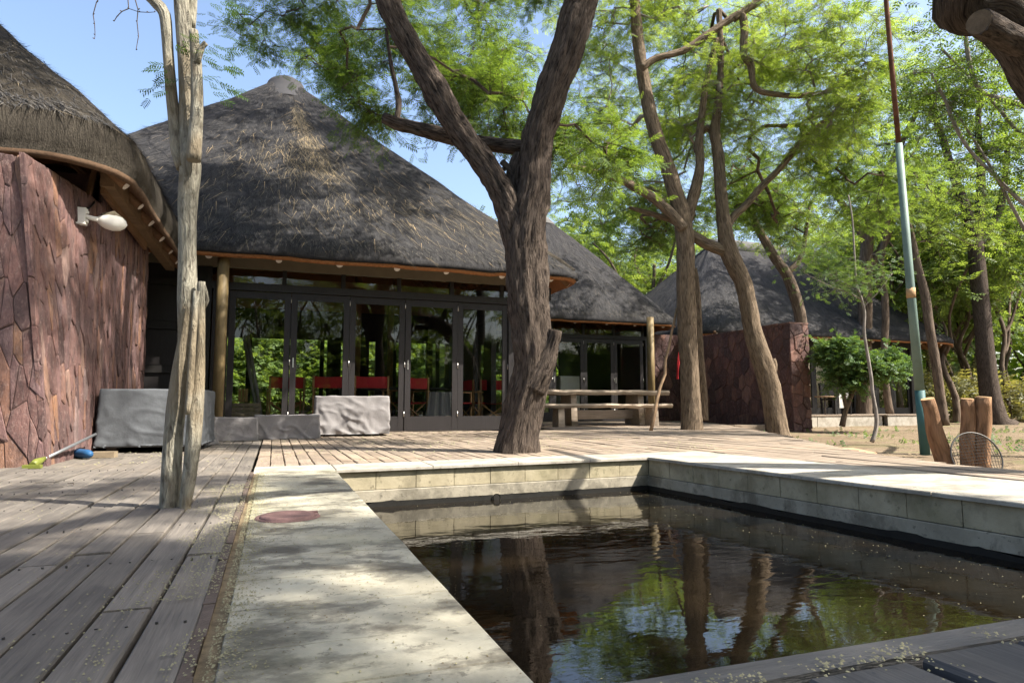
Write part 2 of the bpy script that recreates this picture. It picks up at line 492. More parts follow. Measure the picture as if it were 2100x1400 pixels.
def water_mat():
    t = NT('dark_pool_water'); p = t.pos()
    a = t.noise(t.mapv(p, (1.0, 1.7, 1)), 3.0, 2, .45, .6)
    b = t.noise(t.mapv(p, (1.2, 2.2, 1), (7, 3, 0)), 9.0, 3, .5, .5)
    c = t.noise(p, .8, 2, .5)
    h = t.math('MULTIPLY', t.math('ADD', a, t.math('MULTIPLY', b, .28)), t.ramp(c, [(.35, .35), (.65, 1.0)]))
    col = t.ramp(t.noise(p, 1.2, 3, .5), [(.3, (.006, .0045, .0025)), (.7, (.012, .008, .004))])
    bs = t.bsdf(col, .015, t.bump(h, .11, .028), .5)
    t.set(bs, 'IOR', 1.5)
    return t.m
M['water'] = water_mat()
def glass_mat():
    t = NT('window_glass')
    lw = t.n('ShaderNodeLayerWeight'); t.set(lw, 'Blend', .5)
    f = t.math('ADD', .038, t.math('MULTIPLY', .9, t.math('POWER', lw.outputs['Facing'], 4.5)))
    tr = t.n('ShaderNodeBsdfTransparent'); t.set(tr, 'Color', (.965, .98, .97, 1))
    gl = t.n('ShaderNodeBsdfGlossy'); t.set(gl, 'Roughness', .004)
    t.set(gl, 'Normal', t.bump(t.noise(t.pos(), .9, 1, .5), .02, .012))
    mx = t.n('ShaderNodeMixShader'); t.set(mx, 0, f)
    t.t.links.new(tr.outputs[0], mx.inputs[1]); t.t.links.new(gl.outputs[0], mx.inputs[2])
    t.t.links.new(mx.outputs[0], t.out.inputs[0])
    return t.m
M['glass'] = glass_mat()
# ------------------------------------------------------------------ ground with a hole for the pool
def make_ground():
    xs = sorted(set([-400, -150, -70, -40, -25, -15, -10, -7, -5, -3, -1, 0.28, 1.2, 2.2, 3.12] + [4 + 0.7 * i for i in range(40)] + [34, 38, 44, 55, 70, 110, 200, 400]))
    ys = sorted(set([-400, -150, -70, -40, -25, -15, -10, -6, -3, -1, 0.2, 1.5, 3, 4.62] + [5.5 + 0.8 * i for i in range(34)] + [34, 38, 44, 55, 70, 110, 200, 400]))
    v = []; f = []
    for y in ys:
        for x in xs:
            z = -0.15
            far = max(0.0, min(1.0, (x - 4.4) / 3.0))
            z += far * (0.035 * mnoise.noise(Vector((x * .5, y * .5, 1))) + 0.02 * mnoise.noise(Vector((x * 1.3, y * 1.3, 4))))
            r = math.hypot(x, y)
            if r > 25: z += min(1.2, (r - 25) * .01)
            v.append((x, y, z))
    nx = len(xs)
    for j in range(len(ys) - 1):
        for i in range(nx - 1):
            if 0.28 <= xs[i] and xs[i + 1] <= 3.12 and 0.2 <= ys[j] and ys[j + 1] <= 4.62: continue
            a = j * nx + i
            f.append((a, a + 1, a + nx + 1, a + nx))
    me = bpy.data.meshes.new('ground'); me.from_pydata(v, [], f); me.materials.append(M['sand'])
    for p in me.polygons: p.use_smooth = True
    o = bpy.data.objects.new('ground', me); COL.objects.link(o)
    tag(o, kind='structure')
make_ground()

# ------------------------------------------------------------------ pool
PB = Vector((.365, 4.28, 0)); PC = Vector((2.73, 4.48, 0)); PE = Vector((3.02, .30, 0)); PA = Vector((.36, .30, 0))
WATER_Z = -0.245
pool = MB()
def pool_basin():
    z0, z1 = -1.35, -0.03
    q = [PA + Vector((-.03, 0, 0)), PB + Vector((-.03, .03, 0)), PC + Vector((.03, .03, 0)), PE + Vector((.03, 0, 0))]
    mid = [(z0, 0), (-.30, 0), (z1, 1)]
    for i in range(4):
        a, b = q[i], q[(i + 1) % 4]
        n = len(pool.v)
        for z in (z0, z1): pool.v += [(a.x, a.y, z), (b.x, b.y, z)]
        pool.face((n, n + 1, n + 3, n + 2))
    n = len(pool.v)
    pool.v += [(p.x, p.y, z0) for p in q]
    pool.face((n, n + 1, n + 2, n + 3))
pool_basin()
pool_o = pool.build('pool_basin', M['slime'])
tag(pool_o, kind='structure')
wm = MB()
wm.v = [(PA.x - .02, PA.y, WATER_Z), (PE.x + .02, PE.y, WATER_Z), (PC.x + .02, PC.y + .02, WATER_Z), (PB.x - .02, PB.y + .02, WATER_Z)]
wm.face((0, 1, 2, 3))
water = wm.build('pool_water', M['water']); tag(water, kind='structure')

def wall_run(a, b, inward, step, zt, zb, mat, name, thick=.10, gap=.004, proud=0.0, parent=pool_o, jit=.0):
    d = (b - a); L = d.length; d.normalize()
    nrm = Vector(inward).normalized()
    n = max(1, round(L / step)); s = L / n
    for i in range(n):
        p0 = a + d * (i * s + gap / 2); p1 = a + d * ((i + 1) * s - gap / 2)
        off = nrm * (proud + R.uniform(-jit, jit))
        m = MB()
        pts = [p0 + off, p1 + off, p1 - nrm * thick, p0 - nrm * thick]
        k = len(m.v)
        bz = .004
        for (z, ins) in ((zb, 0), (zt - bz, 0), (zt, bz)):
            for j, p in enumerate(pts):
                q = p.copy()
                if ins: q = q + (-nrm * ins if j < 2 else nrm * 0) + (d * ins if j in (0, 3) else -d * ins)
                m.v.append((q.x, q.y, z))
        for lv in (0, 4):
            for j in range(4):
                j2 = (j + 1) % 4
                m.face((lv + j, lv + j2, lv + 4 + j2, lv + 4 + j))
        m.face((8, 9, 10, 11)); m.face((3, 2, 1, 0))
        m.build(name, mat, parent)
nf = Vector((PC.y - PB.y, -(PC.x - PB.x), 0)).normalized()      # far wall faces the camera
nr = Vector((-(PC.y - PE.y), -(PE.x - PC.x), 0)).normalized()   # right wall faces left
wall_run(PB, PC, nf, .262, -.016, -.135, M['block'], 'wall_block', jit=.0015)
wall_run(PC, PE, nr, .262, -.016, -.138, M['block'], 'wall_block', jit=.0015)
wall_run(PB, PC, nf, 3.0, -.139, -.212, M['band'], 'plaster_band', proud=.007, gap=0)
wall_run(PC, PE, nr, 5.0, -.142, -.214, M['band'], 'plaster_band', proud=.007, gap=0)
# ragged dark waterline coat
def slime(a, b, nrm, seed):
    m = MB(); d = b - a; n = 90
    for i in range(n + 1):
        p = a + d * (i / n) + nrm * .0105
        zt = -.214 + .016 * mnoise.noise(Vector((i * .19, seed, 0))) + .010 * mnoise.noise(Vector((i * .8, seed, 3)))
        m.v += [(p.x, p.y, zt), (p.x, p.y, -.45), (p.x - nrm.x * .02, p.y - nrm.y * .02, zt)]
    for i in range(n):
        k = i * 3
        m.face((k, k + 1, k + 4, k + 3)); m.face((k + 2, k, k + 3, k + 5))
    m.build('waterline_coat', M['slime'], pool_o)
slime(PB, PC, nf, 1.0); slime(PC, PE, nr, 8.0)
# overflow pipe in the far wall
m = MB(); pc = W3(1025, 1012, 4.75)
k = PB + (PC - PB) * .46 + nf * .004
m.tube([Vector((k.x, k.y, -.232)) - nf * .06, Vector((k.x, k.y, -.232)) + nf * .018], .030, 14, cap=False)
m.tube([Vector((k.x, k.y, -.232)) + nf * .018, Vector((k.x, k.y, -.232)) - nf * .05], .023, 14, m=1)
m.build('overflow_pipe', [M['band'], M['slime']], pool_o)

# coping pieces: polygon prisms
def prism(poly, zt, zb, mat, name, parent, bev=.004):
    m = MB(); n = len(poly)
    c = sum((Vector((p[0], p[1], 0)) for p in poly), Vector()) / n
    for (z, ins) in ((zb, 0), (zt - bev, 0), (zt, bev)):
        for p in poly:
            v = Vector((p[0], p[1], 0)); dd = (c - v).normalized() * ins
            m.v.append((v.x + dd.x, v.y + dd.y, z))
    for lv in (0, n):
        for j in range(n):
            j2 = (j + 1) % n
            m.face((lv + j, lv + j2, lv + n + j2, lv + n + j))
    m.face(range(2 * n, 3 * n)); m.face(list(range(n))[::-1])
    return m.build(name, mat, parent)
cop_far = thing('far_coping', (1.6, 4.5, 0), None, None); tag(cop_far, kind='structure')
cop_right = thing('right_coping', (3.2, 2.5, 0), None, None); tag(cop_right, kind='structure')
cop_left = thing('left_coping', (.13, 2, 0), None, None); tag(cop_left, kind='structure')
def far_in(x): return 4.28 + (x - .365) * (.20 / 2.365) - .022
def far_out(x): return 4.60 + (x + .105) * .0895
def right_in(y): return 2.73 + (4.48 - y) * (.29 / 4.18) - .022
def right_out(y): return 3.47 + (4.92 - y) * .10
xs_ = [-.105, .375, 1.0, 1.62, 2.2, 2.708]
for a, b in zip(xs_[:-1], xs_[1:]):
    a2, b2 = a + .002, b - .002
    prism([(a2, far_in(a2)), (b2, far_in(b2)), (b2, far_out(b2)), (a2, far_out(a2))], .002 + R.uniform(-.001, .001), -.018, M['coping'], 'coping_slab', cop_far)
ys_ = [.30, .95, 1.6, 2.25, 2.9, 3.55, 4.46]
for a, b in zip(ys_[:-1], ys_[1:]):
    a2, b2 = a + .002, b - .002
    prism([(right_in(a2), a2), (right_out(a2), a2), (right_out(b2), b2), (right_in(b2), b2)], .002 + R.uniform(-.001, .001), -.018, M['coping'], 'coping_slab', cop_right)
prism([(2.712, 4.464), (right_out(4.46), 4.464), (3.47, far_out(3.47)), (2.712, far_out(2.712))], .001, -.018, M['coping'], 'coping_slab', cop_right)
# left: board-marked concrete strip in short bays
yy = -.55; edges = [yy]
for e in (.32, .56, .79, 1.01, 1.19, 1.42, 1.65): edges.append(e)
while edges[-1] < 4.0: edges.append(edges[-1] + R.uniform(.2, .3))
edges[-1] = 4.255
for a, b in zip(edges[:-1], edges[1:]):
    sk = R.uniform(-.006, .006)
    prism([(-.068, a + .0018), (.366 + R.uniform(-.0015, .0015), a + .0018 + sk), (.366, b - .0018 + sk), (-.068, b - .0018)], .003 + R.uniform(-.0007, .0007), -.09, M['slab'], 'concrete_bay', cop_left, .0025)
# gritty gutter + rusty timber strip between deck and concrete
m = MB()
for i in range(24):
    y0 = -.5 + i * .2
    m.box((-.120 + R.uniform(-.003, .003), y0, -.05), (-.100 + R.uniform(-.003, .003), y0 + .2, .004 + R.uniform(-.005, .004)))
m.build('timber_edging', simple('rusty_edging', (.105, .078, .062), .9, .4, 14, .4), cop_left)
m = MB(); m.box((-.100, -.5, -.06), (-.068, 4.26, -.006)); m.build('grit_gutter', M['litter'], cop_left)
# manhole cover set in the concrete
mc = G(590, 1062)
mh = thing('manhole_cover', (mc.x, mc.y, .004), 'round red brown iron manhole cover set in the pale concrete strip', 'manhole cover')
m = MB(); m.lathe((mc.x, mc.y, .004), [(.0, .007), (.060, .007), (.066, .010), (.088, .010), (.094, .006), (.096, 0)], 28); m.build('lid', M['manhole'], mh)
m = MB(); m.lathe((mc.x, mc.y, .0035), [(.097, .003), (.108, .005), (.112, .0)], 28); m.box((mc.x + .06, mc.y + .035, .004), (mc.x + .105, mc.y + .06, .013)); m.build('frame', M['manhole'], mh)

# ------------------------------------------------------------------ decking: every board its own piece
def board_mesh(mat, w=.087, t=.024, seed=0):
    r = random.Random(seed); m = MB()
    b = .0035
    prof = [(-w / 2, -t), (w / 2, -t), (w / 2, -b), (w / 2 - b, 0), (-w / 2 + b, 0), (-w / 2, -b)]
    st = [0, .33, .66, 1.0]
    for y in st:
        dx = r.uniform(-.0022, .0022); dz = r.uniform(-.002, .002); tw = r.uniform(-.015, .015)
        for (x, z) in prof: m.v.append((x + dx, y - .5, z + dz + tw * x))
    n = len(prof)
    for i in range(len(st) - 1):
        for j in range(n):
            j2 = (j + 1) % n; a = i * n
            m.face((a + j, a + n + j, a + n + j2, a + j2))
    m.face(range(n)); m.face([3 * n + j for j in range(n)][::-1])
    return m.mesh('deck_board', mat)
def lay(parent, rows, mat, lens, limit, w=.087, z=0.0, name='deck_board', lift=.0035, skip=None):
    variants = [board_mesh(mat, w, .024, 100 + k) for k in range(7)]
    pieces = []
    for (x, spans) in rows:
        for (y0, y1) in spans:
            y = y0 - R.uniform(0, lens[0] * .8) if False else y0
            first = True
            while y < y1 - .03:
                L = R.uniform(*lens) * (R.uniform(.35, 1) if first else 1); first = False
                e = min(y + L, y1)
                if y1 - e < .2: e = y1
                pieces.append((x, y, e)); y = e
    def size(p):
        c = Vector((p[0], (p[1] + p[2]) / 2, z)); dd = c.length
        X = c.x * CY - c.y * SY; Y = c.x * SY + c.y * CY
        vis = 0 if (Y < .75 or abs(X) > Y * .80 + .1) else 1
        return -(vis * 100 + (p[2] - p[1]) / dd / dd)
    pieces = [p for p in pieces if not (skip and skip(p))]
    pieces.sort(key=size)
    rest = MB()
    off = world_loc(parent)
    for i, (x, a, b) in enumerate(pieces):
        ln = b - a - .005
        zz = z + R.uniform(-lift, lift)
        if i < limit:
            o = bpy.data.objects.new(name, variants[R.randrange(7)])
            COL.objects.link(o); o.parent = parent
            o.location = Vector((x + R.uniform(-.0015, .0015), (a + b) / 2, zz)) - off
            o.scale = (1, ln, 1)
            o.rotation_euler = (R.uniform(-.002, .002), R.uniform(-.012, .012), R.uniform(-.0012, .0012))
        else:
            me = variants[R.randrange(7)]; n = len(rest.v)
            for v in me.vertices: rest.v.append((x + v.co.x, (a + b) / 2 + v.co.y * ln, zz + v.co.z))
            for p in me.polygons: rest.face([n + k for k in p.vertices])
    if rest.v:
        o = rest.build('remaining_boards', mat, parent); tag(o, kind='stuff')
PITCHX = .0945
def deck_edge_x(y):
    pts = [(-3, 4.30), (2.7, 4.30), (3.2, 4.36), (4.6, 4.92), (6.84, 6.30), (11.2, 8.67), (14.0, 9.9)]
    for (y0, x0), (y1, x1) in zip(pts[:-1], pts[1:]):
        if y <= y1: return x0 + (x1 - x0) * (y - y0) / (y1 - y0)
    return 9.9
left_deck = thing('left_deck', (-2, 4, 0), None, None); tag(left_deck, kind='structure')
rear_deck = thing('rear_deck', (2, 7, 0), None, None); tag(rear_deck, kind='structure')
side_deck = thing('side_deck', (5, 5, 0), None, None); tag(side_deck, kind='structure')
rows = []
x = -.120 - .046
k = 0
while x > -4.6:
    rows.append((x, [(-.6, 9.86)] if x > -1.4 else [(-.6, 5.15)])); x -= PITCHX
T1X, T1Y = G(362, 1035).x, G(362, 1035).y
lay(left_deck, rows, M['deck'], (.95, 2.1), 300, skip=lambda p: False)
rows = []; rows2 = []
x = -.105 + .046
while x < 9.9:
    top = 9.86 if x < 4.45 else 14.2
    if x < 3.47: rows.append((x, [(far_out(x) + .012, top)]))
    else:
        ylo = max(-.6, 4.92 - (x - .05 - 3.47) / .10) if x < 4.0 else -.6
        if x > 4.30:
            ye = next((q / 50 for q in range(-100, 720) if deck_edge_x(q / 50) >= x + .04), 14)
            ylo = max(ylo, ye + R.uniform(-.04, .04))
        rows2.append((x, [(ylo, top)]))
    x += PITCHX
lay(rear_deck, rows, M['deck_far'], (.40, .95), 300)
lay(side_deck, rows2, M['deck_far'], (.9, 2.2), 300)
for par, nm, segs in ((left_deck, 'joist', [(-4.5, -.13)]), (rear_deck, 'joist', [(-.1, 3.45)]), (side_deck, 'joist', [])):
    m = MB()
    for (a, b) in segs:
        for yj in np.arange(-.3 if par is left_deck else 4.7 + .35, 9.8, .55):
            m.box((a, yj - .03, -.12), (b, yj + .03, -.030))
    if m.v: m.build(nm, M['joist'], par)

# raised boarded step the picture was taken from
plat = thing('raised_step', (1.5, -.4, 0), None, None); tag(plat, kind='structure')
vs = [board_mesh(M['platform'], .0885, .026, 300 + k) for k in range(6)]
x = -.02
while x < 4.2:
    o = bpy.data.objects.new('step_board', vs[R.randrange(6)]); COL.objects.link(o); o.parent = plat
    o.location = Vector((x, -.63 + R.uniform(-.004, .004), .229 + R.uniform(-.0025, .0025))) - plat.location
    o.scale = (1, 1.95, 1); o.rotation_euler = (0, R.uniform(-.015, .015), R.uniform(-.002, .002))
    x += .0965
m = MB()
for i in range(5):
    m.box((-.07 + i * .86, .352, .16), (-.07 + i * .86 + .857, .379 + R.uniform(-.002, .002), .229 + R.uniform(-.001, .001)))
m.build('edge_board', simple('pale_worn_edge', (.105, .10, .095), .8, .35, 9, .4, stretch=(.6, 6, 6)), plat)
m = MB(); m.box((-.06, -1.6, -.149), (4.2, .30, .198)); m.build('riser', M['joist'], plat)

# screw heads along the joist lines of the left deck
m = MB()
for r_ in range(24):
    xx = -.166 - r_ * PITCHX
    for yj in np.arange(.85, 5.2, .55):
        for dx in (-.024, .024):
            cx_, cy_ = xx + dx + R.uniform(-.003, .003), yj + R.uniform(-.008, .008)
            n = len(m.v)
            for k in range(6): m.v.append((cx_ + .0026 * math.cos(k * PI / 3), cy_ + .0026 * math.sin(k * PI / 3), .0032))
            for k in range(6): m.v.append((cx_ + .0029 * math.cos(k * PI / 3), cy_ + .0029 * math.sin(k * PI / 3), -.004))
            m.face(range(n, n + 6))
            for k in range(6): m.face((n + 6 + k, n + 6 + (k + 1) % 6, n + (k + 1) % 6, n + k))
tag(m.build('screw_heads', M['iron'], left_deck), kind='stuff')
# ------------------------------------------------------------------ thatched roofs
def rrect(hx, hy, r, n):
    """n points round a rounded rectangle, evenly by parameter, with outward normals"""
    r = min(r, hx - 1e-4, hy - 1e-4)
    sx, sy = 2 * (hx - r), 2 * (hy - r); arc = PI / 2 * r
    per = 2 * sx + 2 * sy + 4 * arc
    out = []
    segs = [('l', (-(hx - r), -hy), (1, 0), sx), ('a', (hx - r, -(hy - r)), -PI / 2, arc), ('l', (hx, -(hy - r)), (0, 1), sy), ('a', (hx - r, hy - r), 0, arc),
            ('l', (hx - r, hy), (-1, 0), sx), ('a', (-(hx - r), hy - r), PI / 2, arc), ('l', (-hx, hy - r), (0, -1), sy), ('a', (-(hx - r), -(hy - r)), PI, arc)]
    for i in range(n):
        s = per * i / n
        for sg in segs:
            if s <= sg[3] + 1e-9: break
            s -= sg[3]
        if sg[0] == 'l': out.append((sg[1][0] + sg[2][0] * s, sg[1][1] + sg[2][1] * s))
        else:
            a = sg[2] + (s / max(sg[3], 1e-9)) * PI / 2
            out.append((sg[1][0] + r * math.cos(a), sg[1][1] + r * math.sin(a)))
    return out, per
def make_roof(root, cx, cy, hx, hy, rc, ridge, z_e, th, rise, mat, seed, bell=.0, N=220, LV=46, straws=9000, straw_len=(.10, .28), name='roof', edge_m=None, soffit_m=None):
    full, per = rrect(hx, hy, rc, N)
    top = []
    v = []; f = []; uvs = []; mi = []
    def ring(s, z, wob):
        # s = 1 at the eave, 0 at the ridge
        idx = len(v)
        for i, (x, y) in enumerate(full):
            rx = ridge * max(-1, min(1, x / max(hx - hy * .55, .01))) if ridge else 0
            px = rx + (x - rx) * s; py = y * s
            w = wob * (mnoise.noise(Vector((i * .22, s * 7, seed))) * .7 + mnoise.noise(Vector((i * .9, s * 16, seed + 5))) * .35)
            v.append((cx + px, cy + py, z + w))
        return idx
    slope_len = math.hypot(min(hx, hy), rise)
    S_ = [k / LV for k in range(LV + 1)]
    for s in S_:
        s2 = max(s, .012)
        z = z_e + th + rise * (1 - s) + bell * (-math.sin(PI * s) * .5)
        ring(s2, z, .045 if 0 < s < 1 else .03)
    nt = len(S_)
    # rounded lip down to the eave line, then the cut reed edge and the soffit
    ring(1.010, z_e + th * .62, .02); ring(1.012, z_e + th * .30, .02); ring(1.003, z_e + .050, .03)
    ring(1.006, z_e + .046, .03); ring(.998, z_e, .03)
    ring(.93, z_e + .07 * rise * .93, .0)
    for s in (.8, .6, .4, .2, .02): ring(s, z_e + (1 - s) * rise * .97, 0)
    total = len(v) // N
    for k in range(total - 1):
        for i in range(N):
            i2 = (i + 1) % N
            f.append((k * N + i, (k + 1) * N + i, (k + 1) * N + i2, k * N + i2))
            u0, u1 = per * i / N, per * (i + 1) / N
            t0, t1 = k * slope_len / LV, (k + 1) * slope_len / LV
            sA, sB = (max(k / LV, .03), max((k + 1) / LV, .03)) if k < nt else (1, 1)
            uvs += [(u0, t0), (u0, t1), (u1, t1), (u1, t0)]
            mi.append(0 if k < nt + 2 else 1 if k < nt + 4 else 2)
    f.append(tuple(range(N))); uvs += [(0, 0)] * N; mi.append(0)
    me = bpy.data.meshes.new(name)
    off = world_loc(root)
    me.from_pydata([(a - off.x, b - off.y, c - off.z) for a, b, c in v], [], f)
    for mm in (mat, edge_m or M['eave_edge'], soffit_m or M['reed']): me.materials.append(mm)
    me.polygons.foreach_set('material_index', mi)
    me.polygons.foreach_set('use_smooth', [True] * len(f))
    ul = me.uv_layers.new(name='UVMap'); ul.data.foreach_set('uv', np.array(uvs, np.float32).ravel())
    me.update()
    o = bpy.data.objects.new(name, me); COL.objects.link(o); o.parent = root
    # straw ends standing off the surface, as geometry
    rng = np.random.default_rng(seed)
    P = np.array(v[:nt * N]).reshape(nt, N, 3)
    def strands(n, sl, wid, lift, mname, partname, edge_bias, cl=None):
        s = np.sqrt(rng.random(n)) if edge_bias is None else rng.uniform(edge_bias[0], edge_bias[1], n)
        if cl is not None:
            a = cl[0] + rng.normal(0, cl[1], n); s = np.clip(cl[2] + rng.normal(0, cl[3], n), .03, 1); a = np.mod(a, 1)
        else: a = rng.random(n)
        # only faces that the place in front of the lodges can see
        ii = (a * N).astype(int) % N; kk = np.minimum((s * (nt - 1)).astype(int), nt - 2)
        p = P[kk, ii]; fr = (s * (nt - 1) - kk)[:, None]
        p = p * (1 - fr) + P[kk + 1, ii] * fr
        p = p + (P[kk, (ii + 1) % N] - P[kk, ii]) * rng.random((n, 1))
        down = P[kk + 1, ii] - P[kk, ii]; down /= np.linalg.norm(down, axis=1, keepdims=True) + 1e-9
        side = P[kk, (ii + 1) % N] - P[kk, ii - 1]; side /= np.linalg.norm(side, axis=1, keepdims=True) + 1e-9
        nor = np.cross(down, side); nor *= np.sign(nor[:, 2:3] + 1e-9)
        L = rng.uniform(sl[0], sl[1], (n, 1))
        ang = rng.normal(0, .32, (n, 1))
        d = down * np.cos(ang) + side * np.sin(ang) + nor * rng.uniform(-.02, lift, (n, 1))
        w2 = side * np.cos(ang) - down * np.sin(ang)
        b0 = p + nor * .004
        vv = np.stack([b0 - w2 * wid, b0 + w2 * wid, b0 + d * L], 1).reshape(-1, 3)
        st = np_mesh(partname, vv, np.arange(3 * n).reshape(-1, 3), M[mname], root, 3)
        st['kind'] = 'stuff'
    if straws:
        strands(straws, straw_len, .0035, .28, 'straw_grey', 'thatch_straw', None)
        strands(straws // 3, (.06, .16), .004, .25, 'straw_grey', 'eave_straw', (.95, 1.0))
    return o, strands, (v, N, nt)

def rafters(root, cx, cy, hx, hy, z_e, rise, sides, step, r=.052, inset=.06, length=1.5):
    for sd in sides:
        half = hx if sd in 'fb' else hy
        n = int((2 * half - .9) / step)
        for i in range(n + 1):
            t = -half + .45 + i * step + R.uniform(-.05, .05)
            ln = min(length, half - abs(t) - .12)
            if ln < .15: continue
            h2 = hy if sd in 'fb' else hx
            sl = rise / h2
            def pt(dist):
                z = z_e + dist * sl * .92 - r * .75
                if sd == 'f': return Vector((cx + t, cy - hy + dist, z))
                if sd == 'b': return Vector((cx + t, cy + hy - dist, z))
                if sd == 'r': return Vector((cx + hx - dist, cy + t, z))
                return Vector((cx - hx + dist, cy + t, z))
            rr = r * R.uniform(.85, 1.15)
            a = pt(inset); b = pt(inset + ln)
            m = MB(); m.tube([a, b], rr, 9); rf = m.build('rafter', M['pole'], root)
            d = (a - b).normalized()
            m = MB(); m.tube([a, a + d * .004], rr * .9, 12); m.build('rafter_end', M['pole_end'], rf)

def door_leaf(root, x0, x1, y, z0, z1, mat, open_hinge=False, handle=True, st=.085, rail=.20, hinge=True):
    """one glazed leaf: stiles and rails, pane, hinges, flush handle"""
    m = MB(); t = .022
    m.box((x0, y - t, z0), (x0 + st, y + t, z1)); m.box((x1 - st, y - t, z0), (x1, y + t, z1))
    m.box((x0 + st, y - t + .003, z0), (x1 - st, y + t - .003, z0 + rail)); m.box((x0 + st, y - t + .003, z1 - .10), (x1 - st, y + t - .003, z1))
    m.box((x0 + st, y - t + .008, z0 + rail), (x1 - st, y - t + .016, z0 + rail + .018))
    d = m.build('door', mat, root)
    m = MB(); m.box((x0 + st - .005, y - .003, z0 + rail - .005), (x1 - st + .005, y + .003, z1 - .095)); m.build('pane', M['glass'], d)
    if hinge:
        for z in (z0 + .25, (z0 + z1) / 2, z1 - .10):
            m = MB(); m.tube([(x1, y - t - .006, z - .04), (x1, y - t - .006, z + .04)], .007, 6); m.build('hinge', M['metal'], d)
    if handle:
        m = MB(); m.box((x0 + .035, y - t - .008, z0 + .92), (x0 + .052, y - t, z0 + 1.06)); m.build('handle', M['metal'], d)
    return d

# ================================================================== main lodge
LCX, LCY, LH = .02, 13.75, 4.5
ZE = 2.33
lodge = thing('main_lodge', (LCX, LCY, 0), 'large lodge with a tall dark thatched pyramid roof and five folding glass doors', 'lodge')
roof, strands, rinfo = make_roof(lodge, LCX, LCY, LH, LH, .42, 0, ZE, .20, 4.58, M['thatch'], 11, bell=.12, straws=26000)
# loose straw sliding down the front face
strands(1000, (.12, .42), .0034, .10, 'straw', 'loose_straw', None)
for (ca, cs, sa, ss, n) in ((.140, .30, .0055, .05, 340), (.142, .47, .009, .05, 300), (.139, .60, .013, .04, 240), (.128, .54, .02, .05, 130), (.105, .55, .03, .08, 170), (.165, .66, .04, .09, 220), (.20, .82, .03, .06, 200), (.13, .86, .08, .07, 300)):
    strands(n, (.16, .50), .0036, .10, 'straw', 'loose_straw', None, (ca, sa, cs, ss))
m = MB()
zc = ZE + .20 + 4.58 + .17
cap = []
m.lathe((LCX, LCY, zc - .34), [(.66, -.50), (.55, -.37), (.46, -.25), (.39, -.13), (.35, -.03), (.31, .03), (.20, .06), (0, .06)], 20)
for i, vv in enumerate(m.v): m.v[i] = (vv[0] + .02 * mnoise.noise(Vector(vv) * 4), vv[1] + .02 * mnoise.noise(Vector(vv) * 4 + Vector((5, 0, 0))), vv[2] + .03 * mnoise.noise(Vector(vv) * 5))
m.build('ridge_cap', M['thatch'], lodge)
rafters(lodge, LCX, LCY, LH, LH, ZE, 4.42, 'fr', .80)
# battens under the front and right eaves
m = MB()
for k in range(4):
    dd = .25 + k * .28
    m.bar((LCX - LH + dd, LCY - LH + dd, ZE + dd * .98 + .0), (LCX + LH - dd, LCY - LH + dd, ZE + dd * .98 + .0), .035, .025)
    m.bar((LCX + LH - dd, LCY - LH + dd, ZE + dd * .98 + .0), (LCX + LH - dd, LCY + LH - dd, ZE + dd * .98 + .0), .035, .025)
m.build('batten', M['lath'], lodge)
# hip roll on the front right corner
m = MB()
hp = [Vector((LCX + LH * s - .115, LCY - LH * s + .115, ZE + .20 + 4.42 * (1 - s) - .05 * math.sin(PI * s) - .02)) for s in np.linspace(.80, 1.0, 9)]
m.tube(hp, [.03, .05, .06, .065, .065, .07, .07, .065, .045], 10, bump=.25)
m.build('hip_roll', M['thatch_b'], lodge)
FY = 9.92                         # plane of the glass front
ZT = 2.0
# floor, walls
m = MB(); m.box((-3.95, FY - .05, -.13), (3.95, 17.75, -.006)); m.build('floor_slab', M['floor'], lodge)
m = MB(); m.box((-4.0, FY + .1, -.1), (-3.88, 17.7, 2.6)); m.build('side_wall', M['frame'], lodge)
# front posts, head beam, transom
dx0, dw = -.635, .826
for i in range(5):
    a = dx0 + i * dw
    door_leaf(lodge, a + .003, a + dw - .003, FY + (.0 if i % 2 else .012), .012, ZT, M['frame_b'], handle=(i in (1, 3)))
m = MB(); m.box((-.86, FY - .05, ZT + .006), (3.92, FY + .05, ZT + .11)); m.build('head_beam', M['frame_b'], lodge)
m = MB(); m.box((-1.75, FY - .035, 2.32), (3.92, FY + .035, 2.48)); m.build('wall_plate', M['beige'], lodge)
for i in range(7):
    a = -.74 + i * dw
    m = MB(); m.box((a - .03, FY - .03, ZT + .112), (a + .03, FY + .03, 2.319)); m.build('transom_mullion', M['frame'], lodge)
    if i < 6:
        m = MB(); m.box((a + .031, FY - .003, ZT + .113), (a + dw - .031, FY + .003, 2.318)); m.build('transom_pane', M['glass'], lodge)
for (a, b) in ((-.84, -.64), (3.50, 3.60), (3.82, 3.92)):
    m = MB(); m.box((a, FY - .045, -.004), (b, FY + .045, ZT + .005)); m.build('door_jamb', M['frame_b'], lodge)
m = MB(); m.box((3.604, FY - .003, .2), (3.818, FY + .003, ZT)); m.build('side_pane', M['glass'], lodge)
m = MB(); m.box((3.601, FY - .03, -.003), (3.819, FY + .03, .198)); m.build('kick_board', M['frame_b'], lodge)
# golden verandah pole
pb = W3(445, 850, 8.62)
m = MB(); m.tube([(pb.x, pb.y, -.002), (pb.x + .005, pb.y, 1.2), (pb.x + .0, pb.y, 2.45)], [.072, .070, .074], 14, bump=.03); m.build('verandah_pole', M['pole_gold'], lodge)
